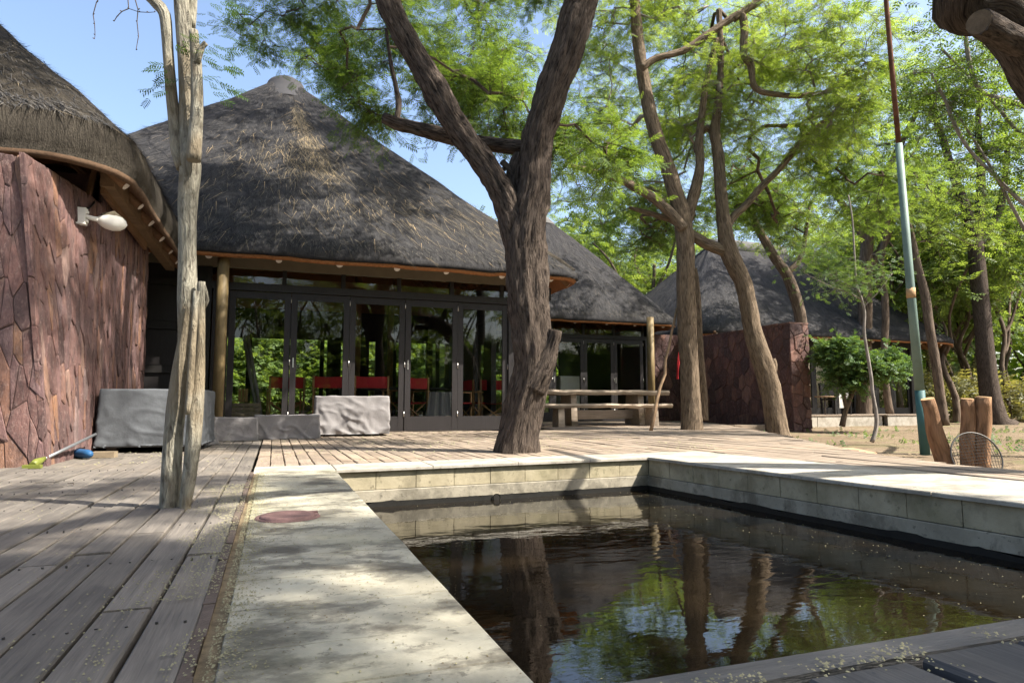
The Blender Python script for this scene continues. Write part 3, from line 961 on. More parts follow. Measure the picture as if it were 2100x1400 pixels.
# dark shutter bay left of the doors
m = MB(); m.box((-1.75, FY - .01, 0), (-.862, FY + .02, 2.318)); sh = m.build('shutter', M['frame'], lodge)
for z in (.05, .83, 1.42, 2.02):
    m = MB(); m.box((-1.75, FY - .05, z), (-.865, FY - .012, z + .10)); m.build('shutter_rail', M['frame'], sh)
for xx in (-1.74, -1.12, -.93):
    m = MB(); m.box((xx, FY - .058, .152), (xx + .07, FY - .052, 2.3)); m.build('shutter_stile', M['frame'], sh)
for k, (z0, z1) in enumerate(((.16, .82), (.94, 1.41), (1.53, 2.01))):
    m = MB(); m.box((-1.66, FY - .022, z0), (-1.13, FY - .014, z1)); m.build('shutter_panel', M['frame_b'], sh)
# back and right walls: glazed bays between dark posts
BY = 17.55
def bay_wall(root, axis, fixed, stops, z_head, z_top, inner=True):
    for (p, w) in stops:
        m = MB()
        if axis == 'x': m.box((p - w / 2, fixed - .05, 0), (p + w / 2, fixed + .05, z_top))
        else: m.box((fixed - .05, p - w / 2, 0), (fixed + .05, p + w / 2, z_top))
        m.build('bay_post', M['frame'], root)
    a, b = stops[0][0], stops[-1][0]
    m = MB()
    if axis == 'x': m.box((a, fixed - .046, z_head), (b, fixed + .046, z_top + .3))
    else: m.box((fixed - .046, a, z_head), (fixed + .046, b, z_top + .3))
    m.build('lintel_board', M['frame'], root)
    for (p, w), (q, w2) in zip(stops[:-1], stops[1:]):
        lo, hi = p + w / 2 + .001, q - w2 / 2 - .001
        if hi - lo < .05: continue
        m = MB()
        if axis == 'x': m.box((lo, fixed - .003, .1), (hi, fixed + .003, z_head - .001))
        else: m.box((fixed - .003, lo, .1), (fixed + .003, hi, z_head - .001))
        m.build('bay_pane', M['glass'], root)
bay_wall(lodge, 'x', BY, [(-3.9, .1), (-2.2, 1.5), (-.62, .12), (.28, .07), (1.12, .10), (1.42, .35), (2.1, .42), (2.75, .55), (3.30, .2), (3.9, .12)], 2.06, 2.5)
bay_wall(lodge, 'y', 3.93, [(10.0, .1), (11.0, .09), (12.2, .5), (13.2, .09), (14.4, .3), (15.6, .09), (16.6, .09), (17.5, .1)], 2.06, 2.45)
# two inner roof posts and a tie beam
for (a, b) in ((1.55, 13.6), (2.55, 15.6), (-1.2, 14.6)):
    m = MB(); m.tube([(a, b, -.003), (a, b, 4.2)], .075, 10); m.build('inner_post', M['pole'], lodge)
m = MB(); m.bar((-3.7, 13.4, 2.75), (3.8, 13.4, 2.75), .12, .18); m.build('tie_beam', M['pole'], lodge)

# ================================================================== stone lodge on the left
SX, SY_ = -1.41, 5.20              # the corner of its stone wall
slodge = thing('stone_lodge', (-3.2, 7.6, 0), 'near lodge with rough red brown stone wall and low rounded thatch at left edge', 'lodge')
SLZ = 2.16
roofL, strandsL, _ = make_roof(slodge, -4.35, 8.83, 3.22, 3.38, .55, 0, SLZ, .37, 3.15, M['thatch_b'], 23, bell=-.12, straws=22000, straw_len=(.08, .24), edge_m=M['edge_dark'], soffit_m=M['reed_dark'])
strandsL(700, (.10, .34), .003, .16, 'straw', 'loose_straw', None)
strandsL(2600, (.05, .16), .003, .12, 'straw_grey', 'eave_fringe', (.975, 1.0))
strandsL(160, (.10, .35), .0026, .5, 'straw', 'eave_fringe', (.965, 1.0))
# wall cores (dark mortar), stones proud of them
def batter(y): return max(0.0, .235 * (1 - (y - SY_) / 1.1)) if y < SY_ + 1.1 else 0.0
def side_pt(s, z, d=0.0):          # s = world y
    bt = batter(s) * (z / 2.2)
    return Vector((SX - bt - .03 * z / 2.2 + d, s, z))
def front_pt(s, z, d=0.0):         # s = world x
    return Vector((s - (.235 + .03) * (z / 2.2) * max(0, 1 - (SX - s) / .8), SY_ - d + .05 * z / 2.2, z))
core = MB()
def grid_face(mb, fn, s0, s1, z0, z1, ns, nz, flip=False):
    n = len(mb.v)
    for j in range(nz + 1):
        for i in range(ns + 1):
            mb.v.append(tuple(fn(s0 + (s1 - s0) * i / ns, z0 + (z1 - z0) * j / nz)))
    for j in range(nz):
        for i in range(ns):
            a = n + j * (ns + 1) + i
            q = (a, a + 1, a + ns + 2, a + ns + 1)
            mb.face(q[::-1] if flip else q)
WTOP = 2.36
def top_at(s): return 2.15 + .03 * math.sin(s * 9) if s < SY_ + 1.12 else WTOP + .1
grid_face(core, lambda s, z: side_pt(s, z, -.001), SY_, SY_ + 1.15, -.15, 2.09, 10, 6)
grid_face(core, lambda s, z: side_pt(s, z, -.001), SY_ + 1.15, 8.56, -.15, WTOP, 14, 6)
grid_face(core, lambda s, z: front_pt(s, z, -.001), -4.6, SX, -.15, 2.09, 12, 6)
# body behind the faces
core.box((-4.6, SY_ + .08, -.15), (SX - .33, SY_ + 1.15, 2.085)); core.box((-4.6, SY_ + 1.151, -.15), (SX - .10, 8.55, 2.35))
wallL = core.build('wall', M['mortar'], slodge)
def clip_poly(poly, nx, ny, c):
    out = []
    for i in range(len(poly)):
        a, b = poly[i], poly[(i + 1) % len(poly)]
        da, db = a[0] * nx + a[1] * ny - c, b[0] * nx + b[1] * ny - c
        if da <= 0: out.append(a)
        if (da < 0 < db) or (db < 0 < da):
            t_ = da / (da - db); out.append((a[0] + (b[0] - a[0]) * t_, a[1] + (b[1] - a[1]) * t_))
    return out
def stones(parent, fn, s0, s1, z0, z1, sw, sh, mat, depth=(.012, .05), gap=.006, seed=1, limit=300, name='stone', keep=None, tilt=.05):
    r = random.Random(seed)
    an = sw / sh
    W_, H_ = (s1 - s0), (z1 - z0) * an
    pts = []
    rows_ = max(1, round(H_ / sw)); cols = max(1, round(W_ / sw))
    for j in range(-1, rows_ + 1):
        for i in range(-1, cols + 1):
            if r.random() < .05: continue
            pts.append(((i + .5 + .5 * (j % 2) + r.uniform(-.46, .46)) * W_ / cols, (j + .5 + r.uniform(-.48, .48)) * H_ / rows_))
    rest = MB(); cnt = 0
    P = np.array(pts)
    for i, p in enumerate(pts):
        poly = [(0, 0), (W_, 0), (W_, H_), (0, H_)]
        dist = np.hypot(P[:, 0] - p[0], P[:, 1] - p[1])
        for k in np.argsort(dist)[1:22]:
            q = P[k]
            nx, ny = q[0] - p[0], q[1] - p[1]
            ln = math.hypot(nx, ny)
            if ln < 1e-6: continue
            c = (nx * (p[0] + q[0]) / 2 + ny * (p[1] + q[1]) / 2) / ln - gap / 2
            poly = clip_poly(poly, nx / ln, ny / ln, c)
            if len(poly) < 3: break
        if len(poly) < 3: continue
        cx_ = sum(a for a, _ in poly) / len(poly); cy_ = sum(b for _, b in poly) / len(poly)
        # drop slivers
        area = abs(sum(poly[k][0] * poly[(k + 1) % len(poly)][1] - poly[(k + 1) % len(poly)][0] * poly[k][1] for k in range(len(poly)))) / 2
        if area < (sw * sw) * .06: continue
        cs, cz = s0 + cx_, z0 + cy_ / an
        if keep and not keep(cs, cz): continue
        dp = r.uniform(*depth); tz = r.uniform(-tilt, tilt * .3); ts = r.uniform(-tilt, tilt)
        m = rest if cnt >= limit else MB()
        n = len(m.v); k = len(poly)
        # jagged outline: midpoints pushed
        pl = []
        for a in range(k):
            x0, y0 = poly[a]; x1, y1 = poly[(a + 1) % k]
            pl.append((x0 * .985 + cx_ * .015, y0 * .985 + cy_ * .015))
            mxp, myp = (x0 + x1) / 2, (y0 + y1) / 2
            jt = r.uniform(-.035, .02)
            pl.append((mxp + (mxp - cx_) * jt, myp + (myp - cy_) * jt))
        k = len(pl)
        for (dd, sc) in ((-.02, 1.0), (dp * .55, 1.0), (dp, .92)):
            for (a, b) in pl:
                a2, b2 = cx_ + (a - cx_) * sc, cy_ + (b - cy_) * sc
                extra = 0 if dd < 0 else ((a2 - cx_) * ts + (b2 - cy_) / an * tz)
                m.v.append(tuple(fn(s0 + a2, z0 + b2 / an, dd + extra)))
        for lv in (0, k):
            for j in range(k):
                j2 = (j + 1) % k
                m.face((n + lv + j, n + lv + j2, n + lv + k + j2, n + lv + k + j))
        # slightly domed front
        c_i = len(m.v)
        m.v.append(tuple(fn(cs, cz, dp + r.uniform(0, .006))))
        for j in range(k):
            m.face((n + 2 * k + j, n + 2 * k + (j + 1) % k, c_i))
        if m is not rest: m.build(name, mat, parent); cnt += 1
    if rest.v:
        tag(rest.build('remaining_stones', mat, parent), kind='stuff')
stones(wallL, side_pt, SY_, SY_ + 1.14, -.10, 2.11, .074, .27, M['stone'], (.003, .013), .001, 3, 200, tilt=.05)
stones(wallL, side_pt, SY_ + 1.141, 8.55, -.10, 2.38, .086, .29, M['stone'], (.003, .013), .001, 4, 290, tilt=.05)
stones(wallL, front_pt, -2.35, SX + .02, -.10, 2.10, .072, .27, M['stone'], (.003, .013), .001, 5, 220, tilt=.05)
# rafters and split laths under its right eave
rafters(slodge, -4.35, 8.83, 3.22, 3.38, SLZ, 3.15, 'r', .62, r=.045, inset=.05, length=1.1)
for k in range(5):
    dd = .16 + k * .12
    m = MB(); m.bar((-1.13 - dd, 5.65 + dd, SLZ + dd * .97 - .02), (-1.13 - dd, 9.3, SLZ + dd * .97 - .02), .05, .018); m.build('lath', M['lath'], slodge)
m = MB(); m.bar((-1.32, 5.95, SLZ + .07), (-1.32, 9.4, SLZ + .05), .10, .16); m.build('eave_beam', M['lath'], slodge)
m = MB(); m.bar((-1.36, 6.0, SLZ + .02), (-1.36, 7.9, SLZ - .02), .03, .16); m.build('fascia_board', M['pole'], slodge)
m = MB(); m.bar((-1.50, 6.15, 2.08), (-1.46, 6.15, 2.33), .03, .05, up=(0, 1, 0)); m.build('wall_wedge', M['pole'], slodge)
# wall lamp
lp = Vector((-1.55, 5.93, 1.88))
lamp = thing('wall_lamp', lp, 'white plastic bulkhead lamp on a short arm fixed to the stone wall', 'lamp')
o3 = side_pt(lp.y, lp.z, .03)
a3 = Vector((o3.x, lp.y, lp.z)); lamp.location = a3
m = MB(); m.box((a3.x - .06, a3.y - .035, a3.z - .065), (a3.x + .03, a3.y + .035, a3.z + .065))
for dz in (-.035, 0, .035): m.box((a3.x + .031, a3.y - .02, a3.z + dz - .010), (a3.x + .042, a3.y + .02, a3.z + dz + .010))
m.build('back_plate', M['white'], lamp)
ax = Vector((.26, .12, -.01))
m = MB(); m.tube([a3 + Vector((.03, 0, 0)), a3 + ax * .45], [.018, .022], 8); m.build('arm', M['white'], lamp)
m = MB()
b0 = a3 + ax * .36
dirx = ax.normalized()
m.tube([b0 + dirx * q for q in (0, .03, .07, .12, .17, .20, .215)], [.022, .045, .062, .068, .056, .032, .004], 16); m.build('globe', M['white'], lamp)
m = MB(); m.tube([a3 + Vector((.01, .02, .06)), a3 + Vector((.02, .10, .10)), a3 + Vector((.02, .22, .17)), a3 + Vector((.0, .34, .24))], .008, 6); m.build('cable', M['frame'], lamp)
m = MB(); m.tube([b0 + dirx * .03 + Vector((0, 0, .03)), b0 + dirx * .11 + Vector((0, 0, .052)), b0 + dirx * .19 + Vector((0, 0, .02))], [.03, .045, .025], 10); m.build('hood', M['beige'], lamp)
# ================================================================== middle lodge behind
MCX, MCY, MH = 6.95, 17.05, 3.3
MHX = 2.45
mlodge = thing('middle_lodge', (MCX, MCY, 0), 'mid distance thatched lodge with glass doors behind the long slab table', 'lodge')
roofM, strandsM, _ = make_roof(mlodge, MCX, MCY, MHX, MH, .45, 0, 2.30, .22, 3.35, M['thatch'], 31, bell=-.06, straws=15000)
rafters(mlodge, MCX, MCY, MHX, MH, 2.30, 3.35, 'fr', .8)
m = MB(); m.lathe((MCX, MCY, 2.30 + .22 + 3.35 - .34), [(.47, -.06), (.45, 0), (.30, .15), (.15, .26), (0, .28)], 16); m.build('ridge_cap', M['ridge_cap'], mlodge)
MFY = 14.35
m = MB(); m.box((4.6, MFY - .05, -.13), (8.95, 20.1, -.007)); m.build('floor_slab', M['floor'], mlodge)
for i in range(2, 7):
    a = 2.9 + i * .82
    door_leaf(mlodge, a + .003, a + .817, MFY, .012, 2.0, M['frame_b'], handle=(i in (2, 4, 6)))
m = MB(); m.box((4.55, MFY - .05, 2.006), (8.9, MFY + .05, 2.10)); m.build('head_beam', M['frame'], mlodge)
for i in range(2, 8):
    a = 2.9 + i * .82
    m = MB(); m.box((a - .03, MFY - .03, 2.101), (a + .03, MFY + .03, 2.5)); m.build('transom_mullion', M['frame'], mlodge)
    if i < 7:
        m = MB(); m.box((a + .031, MFY - .003, 2.102), (a + .789, MFY + .003, 2.5)); m.build('transom_pane', M['glass'], mlodge)
mp = W3(1337, 850, 15.6)
m = MB(); m.tube([(mp.x, mp.y, -.002), (mp.x, mp.y, 2.48)], .085, 12, bump=.04); m.build('verandah_pole', M['pole_gold'], mlodge)
m = MB(); m.box((8.70, MFY - .045, -.003), (8.80, MFY + .045, 2.005)); m.build('door_jamb', M['frame_b'], mlodge)
bay_wall(mlodge, 'x', 20.0, [(4.6, .1), (5.6, .4), (6.6, .09), (7.6, .5), (8.9, .1)], 2.06, 2.45)
m = MB(); m.box((8.86, MFY + .06, -.1), (8.98, 19.94, 2.4)); m.build('side_wall', M['frame'], mlodge)
m = MB(); m.box((4.5, MFY + .06, -.1), (4.6, 19.94, 2.4)); m.build('side_wall', M['frame'], mlodge)

# ================================================================== right lodge among the trees
RCX, RCY, RHX, RHY = 15.2, 18.3, 4.8, 4.1
rlodge = thing('right_lodge', (RCX, RCY, -.15), 'far lodge with long ridged thatch roof among the trees on the right', 'lodge')
roofR, strandsR, _ = make_roof(rlodge, RCX, RCY, RHX, RHY, 1.0, 1.5, 2.22, .22, 3.35, M['thatch'], 41, bell=-.10, straws=14000)
m = MB()
m.tube([(RCX - 1.55, RCY, 5.72), (RCX - .6, RCY, 5.75), (RCX + .6, RCY, 5.74), (RCX + 1.55, RCY, 5.72)], [.26, .27, .27, .26], 12, bump=.05); m.build('ridge_cap', M['ridge_cap'], rlodge)
rafters(rlodge, RCX, RCY, RHX, RHY, 2.22, 3.35, 'fr', .9)
RFY = 14.9
m = MB(); m.box((10.4, 14.35, -.145), (18.9, 22.0, .10)); m.build('plinth', M['band'], rlodge)
# verandah boards on the plinth and its pale kerb
for i in range(18):
    m = MB(); m.box((10.5 + i * .40, 13.2, .12), (10.5 + i * .40 + .392, 14.34, .145 + R.uniform(-.003, .003))); m.build('verandah_board', M['deck_far'], rlodge)
for (a, b) in ((10.45, 13.0), (13.02, 15.2), (15.4, 17.6)):
    m = MB(); m.box((a, 13.22, -.20), (b, 13.34, .118)); m.build('kerb_block', M['coping'], rlodge)
for px in (10.9, 12.3, 13.8, 15.4, 16.9, 18.4):
    m = MB(); m.box((px - .07, RFY - .07, .10), (px + .07, RFY + .07, 2.4)); m.build('front_post', M['frame'], rlodge)
for i, (a, b) in enumerate(((10.97, 12.23), (12.37, 13.73), (13.87, 15.33), (15.47, 16.83), (16.97, 18.33))):
    door_leaf(rlodge, a + .002, (a + b) / 2 - .002, RFY + .02, .105, 2.1, M['frame'], handle=False, hinge=False)
    door_leaf(rlodge, (a + b) / 2 + .002, b - .002, RFY + .02, .105, 2.1, M['frame'], handle=False, hinge=False)
m = MB(); m.box((10.6, RFY - .06, 2.105), (18.6, RFY + .06, 2.40)); m.build('head_beam', M['frame'], rlodge)
bay_wall(rlodge, 'x', 21.6, [(10.6, .1), (12.0, 1.2), (13.6, .1), (15.2, .1), (16.8, .1), (18.5, .1)], 2.1, 2.45)
m = MB(); m.box((10.5, 15.0, .10), (10.6, 21.5, 2.4)); m.build('side_wall', M['mortar_far'], rlodge)

# stone screen wall in front of it
wc = G(1652, 884, -.15)
WX1, WY0 = 10.30, 10.62
WX0 = WX1 - .46
swall = thing('stone_screen_wall', (10.05, 12.5, -.15), 'purple brown stone screen wall with a sunlit squared end near far lodge', 'wall')
m = MB(); m.box((WX0 + .012, WY0 + .012, -.2), (WX1 - .012, 14.9, 2.05)); m.box((8.99, 14.55, -.2), (WX0, 14.95, 2.2)); core2 = m.build('core', M['mortar_far'], swall)
stones(core2, lambda s, z, d=0: Vector((WX0 + .012 - d, s, z)), WY0, 14.5, -.15, 2.06, .25, .33, M['stone_far'], (.006, .022), .006, 11, 150, tilt=.03)
stones(core2, lambda s, z, d=0: Vector((s, WY0 + .012 - d, z)), WX0 - .01, WX1 + .01, -.15, 2.06, .21, .24, M['stone_far'], (.010, .03), .008, 13, 60, tilt=.04)
stones(core2, lambda s, z, d=0: Vector((s, 14.55 - d, z)), 8.99, WX0, -.15, 2.2, .25, .30, M['stone_far'], (.008, .02), .006, 14, 30, tilt=.03)
m = MB()
for i in range(12): m.box((WX0 - .012, WY0 - .01 + i * .36, 2.051), (WX1 + .012, WY0 - .01 + i * .36 + .352, 2.085 + R.uniform(-.01, .012)))
m.build('cap_stone', M['stone_far'], core2)
# low sleeper step beside the wall and stone slab by the deck
m = MB(); m.box((8.6, 10.85, -.2), (9.8, 11.15, .0)); stp = m.build('timber_step', M['deck_far'])
tag(stp, 'weathered timber step between the deck and the stone screen wall', 'step')
m = MB()
pp = [G(1690, 938, -.1), G(1750, 936, -.1), G(1800, 948, -.1), G(1760, 956, -.1)]
for z in (-.14, -.02):
    for p in pp: m.v.append((p.x, p.y, z + R.uniform(-.008, .008)))
m.face((4, 5, 6, 7)); 
for j in range(4): m.face((j, (j + 1) % 4, 4 + (j + 1) % 4, 4 + j))
sl = m.build('sandstone_slab', simple('orange_sandstone', (.42, .25, .15), .9, .25, 10, .4)); tag(sl, 'flat orange sandstone slab lying on sand at the deck edge by the green pole', 'slab')

# ================================================================== furniture under canvas covers
def cover(name, cx, cy, w, d, h, rz, mat, label, seed, wr=.018, flare=.02, cuts=36, lift=0.0, sag=.01, cat='furniture cover', feet=False):
    bm = bmesh.new(); bmesh.ops.create_cube(bm, size=1.0)
    bmesh.ops.subdivide_edges(bm, edges=bm.edges[:], cuts=cuts, use_grid_fill=True)
    for v in bm.verts:
        x, y, z = v.co
        # round the corners a little
        q = Vector((x * w, y * d, (z + .5) * h))
        rr = .018
        hx, hy = w / 2 - rr, d / 2 - rr
        c = Vector((max(-hx, min(hx, q.x)), max(-hy, min(hy, q.y)), max(0, min(h - rr, q.z))))
        dv = q - c
        if dv.length > 1e-6: q = c + dv.normalized() * min(dv.length, rr * 1.25 if dv.length > rr else dv.length)
        k = 1 - q.z / h
        n1 = mnoise.noise(Vector((q.x * 4 + seed, q.y * 4, q.z * 1.2))); n2 = mnoise.noise(Vector((q.x * 9 + q.z * 6, q.y * 9 + seed, q.z * 7 - q.x * 5)))
        n3 = 1 - abs(mnoise.noise(Vector((q.x * 5 + q.z * 4 + seed * 2, q.y * 5, q.z * 3 - q.x * 4)))) * 2
        cr1 = max(0, 1 - 5 * abs(mnoise.noise(Vector((q.x * 3.2 + q.z * 4.5 + seed, q.y * 3 + seed * 2, q.z * 2.2 - q.x * 2.4))))) + .7 * max(0, 1 - 6 * abs(mnoise.noise(Vector((q.x * 5.5 - q.z * 3 + seed * 5, q.y * 5, q.z * 5 + q.x * 2)))))
        n1 *= .6
        out = Vector((q.x / w, q.y / d, 0)); out = out.normalized() if out.length > .2 else Vector()
        q += out * (wr * n1 * (.4 + k) + wr * .25 * n2 + wr * .75 * cr1 * (.35 + k) + wr * .4 * n3 * k + flare * k)
        if z > .49: q.z += wr * .8 * n1 + wr * .4 * n2 - sag * (1 - (2 * x) ** 2) * (1 - (2 * y) ** 2)
        if z < -.49: q.z += .012 * n1 + lift
        v.co = q
    me = bpy.data.meshes.new('canvas'); bm.to_mesh(me); bm.free()
    me.materials.append(mat)
    for p in me.polygons: p.use_smooth = True
    root = thing(name, (cx, cy, 0), label, cat, None, rz)
    o = bpy.data.objects.new('canvas', me); COL.objects.link(o); o.parent = root; o.location = (0, 0, lift)
    # piped seam round the top
    mm = MB()
    pts = []
    for (sx, sy, ex, ey) in ((-1, -1, 1, -1), (1, -1, 1, 1)):
        pts = [Vector((sx * (w / 2 - .012) + (ex - sx) * (w / 2 - .012) * i / 8, sy * (d / 2 - .012) + (ey - sy) * (d / 2 - .012) * i / 8, h + lift - .008 + R.uniform(-.003, .003))) for i in range(9)]
        mm.tube(pts, .006, 5)
    me2 = mm.mesh('seam', mat); o2 = bpy.data.objects.new('seam', me2); COL.objects.link(o2); o2.parent = root
    if feet:
        for sx in (-1, 1):
            for sy in (-1, 1):
                mm = MB(); mm.box((sx * (w / 2 - .1) - .035, sy * (d / 2 - .08) - .035, 0), (sx * (w / 2 - .1) + .035, sy * (d / 2 - .08) + .035, lift + .06))
                me2 = mm.mesh('foot', M['joist']); o2 = bpy.data.objects.new('foot', me2); COL.objects.link(o2); o2.parent = root
    return root
def front_box(pl, pr, zref, depth):   # from the photographed front base corners
    a, b = G(*pl), G(*pr)
    return a, b
# big slate cover by the stone wall
a = G(193, 934); b = G(402, 930)
c = (a + b) / 2
mid = (b - a); w_ = mid.length; ang = math.atan2(mid.y, mid.x)
nrm = Vector((-math.sin(ang), math.cos(ang), 0))
def place_cover(name, pl, pr, h, depth, mat, label, seed, turn=None, **kw):
    a = G(*pl); b = G(*pr); mid = b - a; ang = math.atan2(mid.y, mid.x) if turn is None else turn
    n_ = Vector((-math.sin(ang), math.cos(ang), 0)); c = (a + b) / 2 + n_ * depth / 2
    return cover(name, c.x, c.y, mid.length, depth, h, ang, mat, label, seed, **kw)
place_cover('covered_sofa', (196, 930), (408, 926), .50, .85, M['canvas_dark'], 'large dark grey canvas cover over a sofa beside the stone wall', 1.0, wr=.010, flare=.012, lift=.035, feet=True)
place_cover('covered_armchair', (395, 916), (432, 911), .47, .55, M['canvas'], 'tall creased pale cover squeezed behind the pale forked trunk', 2.0, wr=.03, flare=.05)
place_cover('covered_side_table', (438, 906), (519, 902), .26, .45, M['canvas'], 'smooth small low pale cover left of the wrinkled low cover', 3.0, turn=math.radians(0), wr=.006, flare=.004)
place_cover('covered_ottoman', (523, 902), (650, 898), .28, .55, M['canvas'], 'wrinkled long low pale cover between the smooth one and tall one', 4.0, turn=math.radians(1), wr=.018, flare=.004)
place_cover('covered_chair', (654, 897), (785, 892), .50, .60, M['canvas'], 'tall square pale canvas cover standing before the folding glass doors', 5.0, turn=math.radians(-3), wr=.024, flare=.006, lift=.015, feet=True)
# plank pallet edge under the dark cover
pq = G(190, 938); 
m = MB(); m.box((0, -.04, 0), (.16, .04, .045)); pal = m.build('timber_offcut', M['crate'], None); pal.location = (pq.x, pq.y, 0); pal.rotation_euler = (0, 0, math.radians(-8)); tag(pal, 'pale timber offcut under the front corner of the dark sofa cover', 'offcut')

# pool brush leaning low, blue foam float
ba = G(66, 960); bb = W3(196, 890, 5.25)
br = thing('pool_brush', ba, 'pool brush with yellow green head and long grey pole lying by stone wall', 'brush')
dv = (bb - ba).normalized()
m = MB(); m.tube([ba + dv * .14 + Vector((0, 0, .02)), bb], .011, 8); m.build('pole', M['aluminium'], br)
m = MB(); m.tube([ba + Vector((0, 0, .022)), ba + dv * .05 + Vector((0, 0, .024)), ba + dv * .10 + Vector((0, 0, .022)), ba + dv * .17 + Vector((0, 0, .022))], [.020, .026, .022, .013], 10); m.build('head', M['yellow'], br)
m = MB(); s_ = Vector((-dv.y, dv.x, 0)).normalized(); m.bar(ba - s_ * .05 + Vector((0, 0, .012)), ba + s_ * .05 + Vector((0, 0, .012)), .04, .022); m.build('bristles', M['yellow'], br)
fa = G(112, 934); fb = G(186, 941)
m = MB(); dv = (fb - fa); m.tube([fa + Vector((0, 0, .035)) + dv * q for q in (0, .03, .12, .5, .9, .97, 1)], [.008, .026, .034, .036, .034, .026, .008], 12)
fl = m.build('foam_float', M['blue']); tag(fl, 'bright blue foam float lying on boards beside the dark sofa cover', 'float')
fa = G(128, 925)
m = MB(); m.tube([fa + Vector((0, .1, .03)) + dv * q * .6 for q in (-.3, -.1, .4, .8, .95)], [.01, .05, .06, .05, .012], 10); hb = m.build('dark_bag', M['canvas_dark']); tag(hb, 'dark lumpy bag tucked behind the blue foam float', 'bag')

# ================================================================== director chairs inside the lodge
def make_chair(label):
    r = thing('director_chair', (0, 0, 0), label, 'chair', 'red director chairs inside the main lodge')
    def part(mb, nm, mat):
        me = mb.mesh(nm, mat); o = bpy.data.objects.new(nm, me); COL.objects.link(o); o.parent = r; return o
    for sx in (-.28, .28):
        for sy in (-.2, .2):
            m = MB(); m.bar((sx, sy, .0), (sx, sy, .64 if sy < 0 else .90), .035, .03); part(m, 'leg', M['teak'])
        m = MB(); m.bar((sx, -.25, .655), (sx, .22, .655), .05, .025); part(m, 'armrest', M['teak'])
        m = MB(); m.bar((sx, -.2, .10), (sx, .2, .10), .03, .03); part(m, 'foot_rail', M['teak'])
    for sy in (-.17, .17):
        m = MB(); m.bar((-.27, sy, .06), (.27, sy + .01, .45), .03, .02); m.bar((.27, sy - .025, .06), (-.27, sy - .015, .45), .03, .02); part(m, 'cross_brace', M['teak'])
    m = MB()
    n = 8
    for j in range(2):
        for i in range(n + 1):
            x = -.27 + .54 * i / n; s = -.03 * (1 - (2 * i / n - 1) ** 2)
            for z in (.45, .455): m.v.append((x, -.19 + .38 * j, z + s))
    for i in range(n):
        a = 2 * i; b = 2 * (n + 1) + 2 * i
        m.face((a + 1, a + 3, b + 3, b + 1)); m.face((a, b, b + 2, a + 2)); m.face((a, a + 2, a + 3, a + 1)); m.face((b, b + 1, b + 3, b + 2))
    part(m, 'seat', M['red'])
    m = MB()
    for j in range(2):
        for i in range(n + 1):
            x = -.30 + .60 * i / n; s = .035 * (1 - (2 * i / n - 1) ** 2)
            for y in (.19, .196): m.v.append((x, y + s, .69 + .19 * j + (.006 * math.sin(i) if j else 0)))
    for i in range(n):
        a = 2 * i; b = 2 * (n + 1) + 2 * i
        m.face((a, a + 2, b + 2, b)); m.face((a + 1, b + 1, b + 3, a + 3)); m.face((b, b + 2, b + 3, b + 1)); m.face((a, a + 1, a + 3, a + 2))
    part(m, 'backrest', M['red'])
    return r
ch_labels = ['red director chair inside, leftmost, behind the wrinkled low cover', 'red director chair inside with its back above the tall pale cover, left of two', 'red director chair inside with its back above the tall pale cover, right of two',
             'red director chair inside turned sideways behind the fourth glass leaf', 'red director chair inside facing out behind the fifth glass leaf', 'red director chair inside half hidden by the forked trunk']
chair0 = make_chair(ch_labels[0])
ch_spots = [(585, 11.6, PI + .1), (678, 11.4, PI - .1), (757, 11.4, PI + .05), (838, 11.9, PI + .55), (968, 13.2, PI / 2 + .4), (1014, 12.6, -.4)]
for i, (px, d, rz) in enumerate(ch_spots):
    c = chair0 if i == 0 else copy_tree(chair0)
    p = W3(px, 830, d); c.location = (p.x, p.y, -.004); c.rotation_euler.z = rz; c['label'] = ch_labels[i]
# slatted crate and standing curtain tubes inside
p = W3(502, 830, 10.6)
cr = thing('slatted_crate', (p.x, p.y, -.004), 'pale slatted wooden crate stack inside behind the first glass leaf', 'crate')
for k in range(7):
    m = MB()
    z0 = .004 + k * .062
    m.box((p.x - .22, p.y - .17, z0), (p.x + .22, p.y - .155, z0 + .052)); m.box((p.x - .22, p.y + .155, z0), (p.x + .22, p.y + .17, z0 + .052)); m.build('slat', M['crate'], cr)
for sx in (-.225, .225):
    m = MB(); m.box((p.x + sx - .012, p.y - .153, .0), (p.x + sx + .012, p.y + .153, .44)); m.build('end_panel', M['crate'], cr)
m = MB(); m.box((p.x - .21, p.y - .1, .0), (p.x + .21, p.y + .1, .012)); m.build('base', M['crate'], cr)
m = MB()
q = W3(495, 830, 10.75)
for i in range(3): m.box((q.x - .05 + i * .05, q.y - .02, .45), (q.x - .05 + i * .05 + .04, q.y + .02, .66))
bk = m.build('wooden_offcuts', M['teak']); tag(bk, 'short upright wooden offcuts standing on the slatted crate', 'offcuts')
for i, (pxa, pxb) in enumerate(((497, 532), (505, 540))):
    a = W3(pxb, 862, 11.0); a.z = 0.02; b = W3(pxa, 668, 11.0 - .25)
    m = MB(); m.tube([a, b], .028, 10); tb = m.build('white_tube', M['canvas']); tag(tb, ('left' if i == 0 else 'right') + ' one of two long pale tubes leaning inside the first glass leaf', 'tube')
# inner low table
it = thing('dining_table', W3(820, 830, 13.5), 'long dark dining table inside the lodge behind the red chairs', 'table')
p = it.location; p.z = 0
m = MB(); m.box((p.x - 1.3, p.y - .45, .70), (p.x + 1.3, p.y + .45, .75)); m.build('tabletop', M['frame_b'], it)
for sx in (-1.2, 1.2):
    for sy in (-.38, .38):
        m = MB(); m.box((p.x + sx - .04, p.y + sy - .04, -.004), (p.x + sx + .04, p.y + sy + .04, .699)); m.build('leg', M['frame_b'], it)
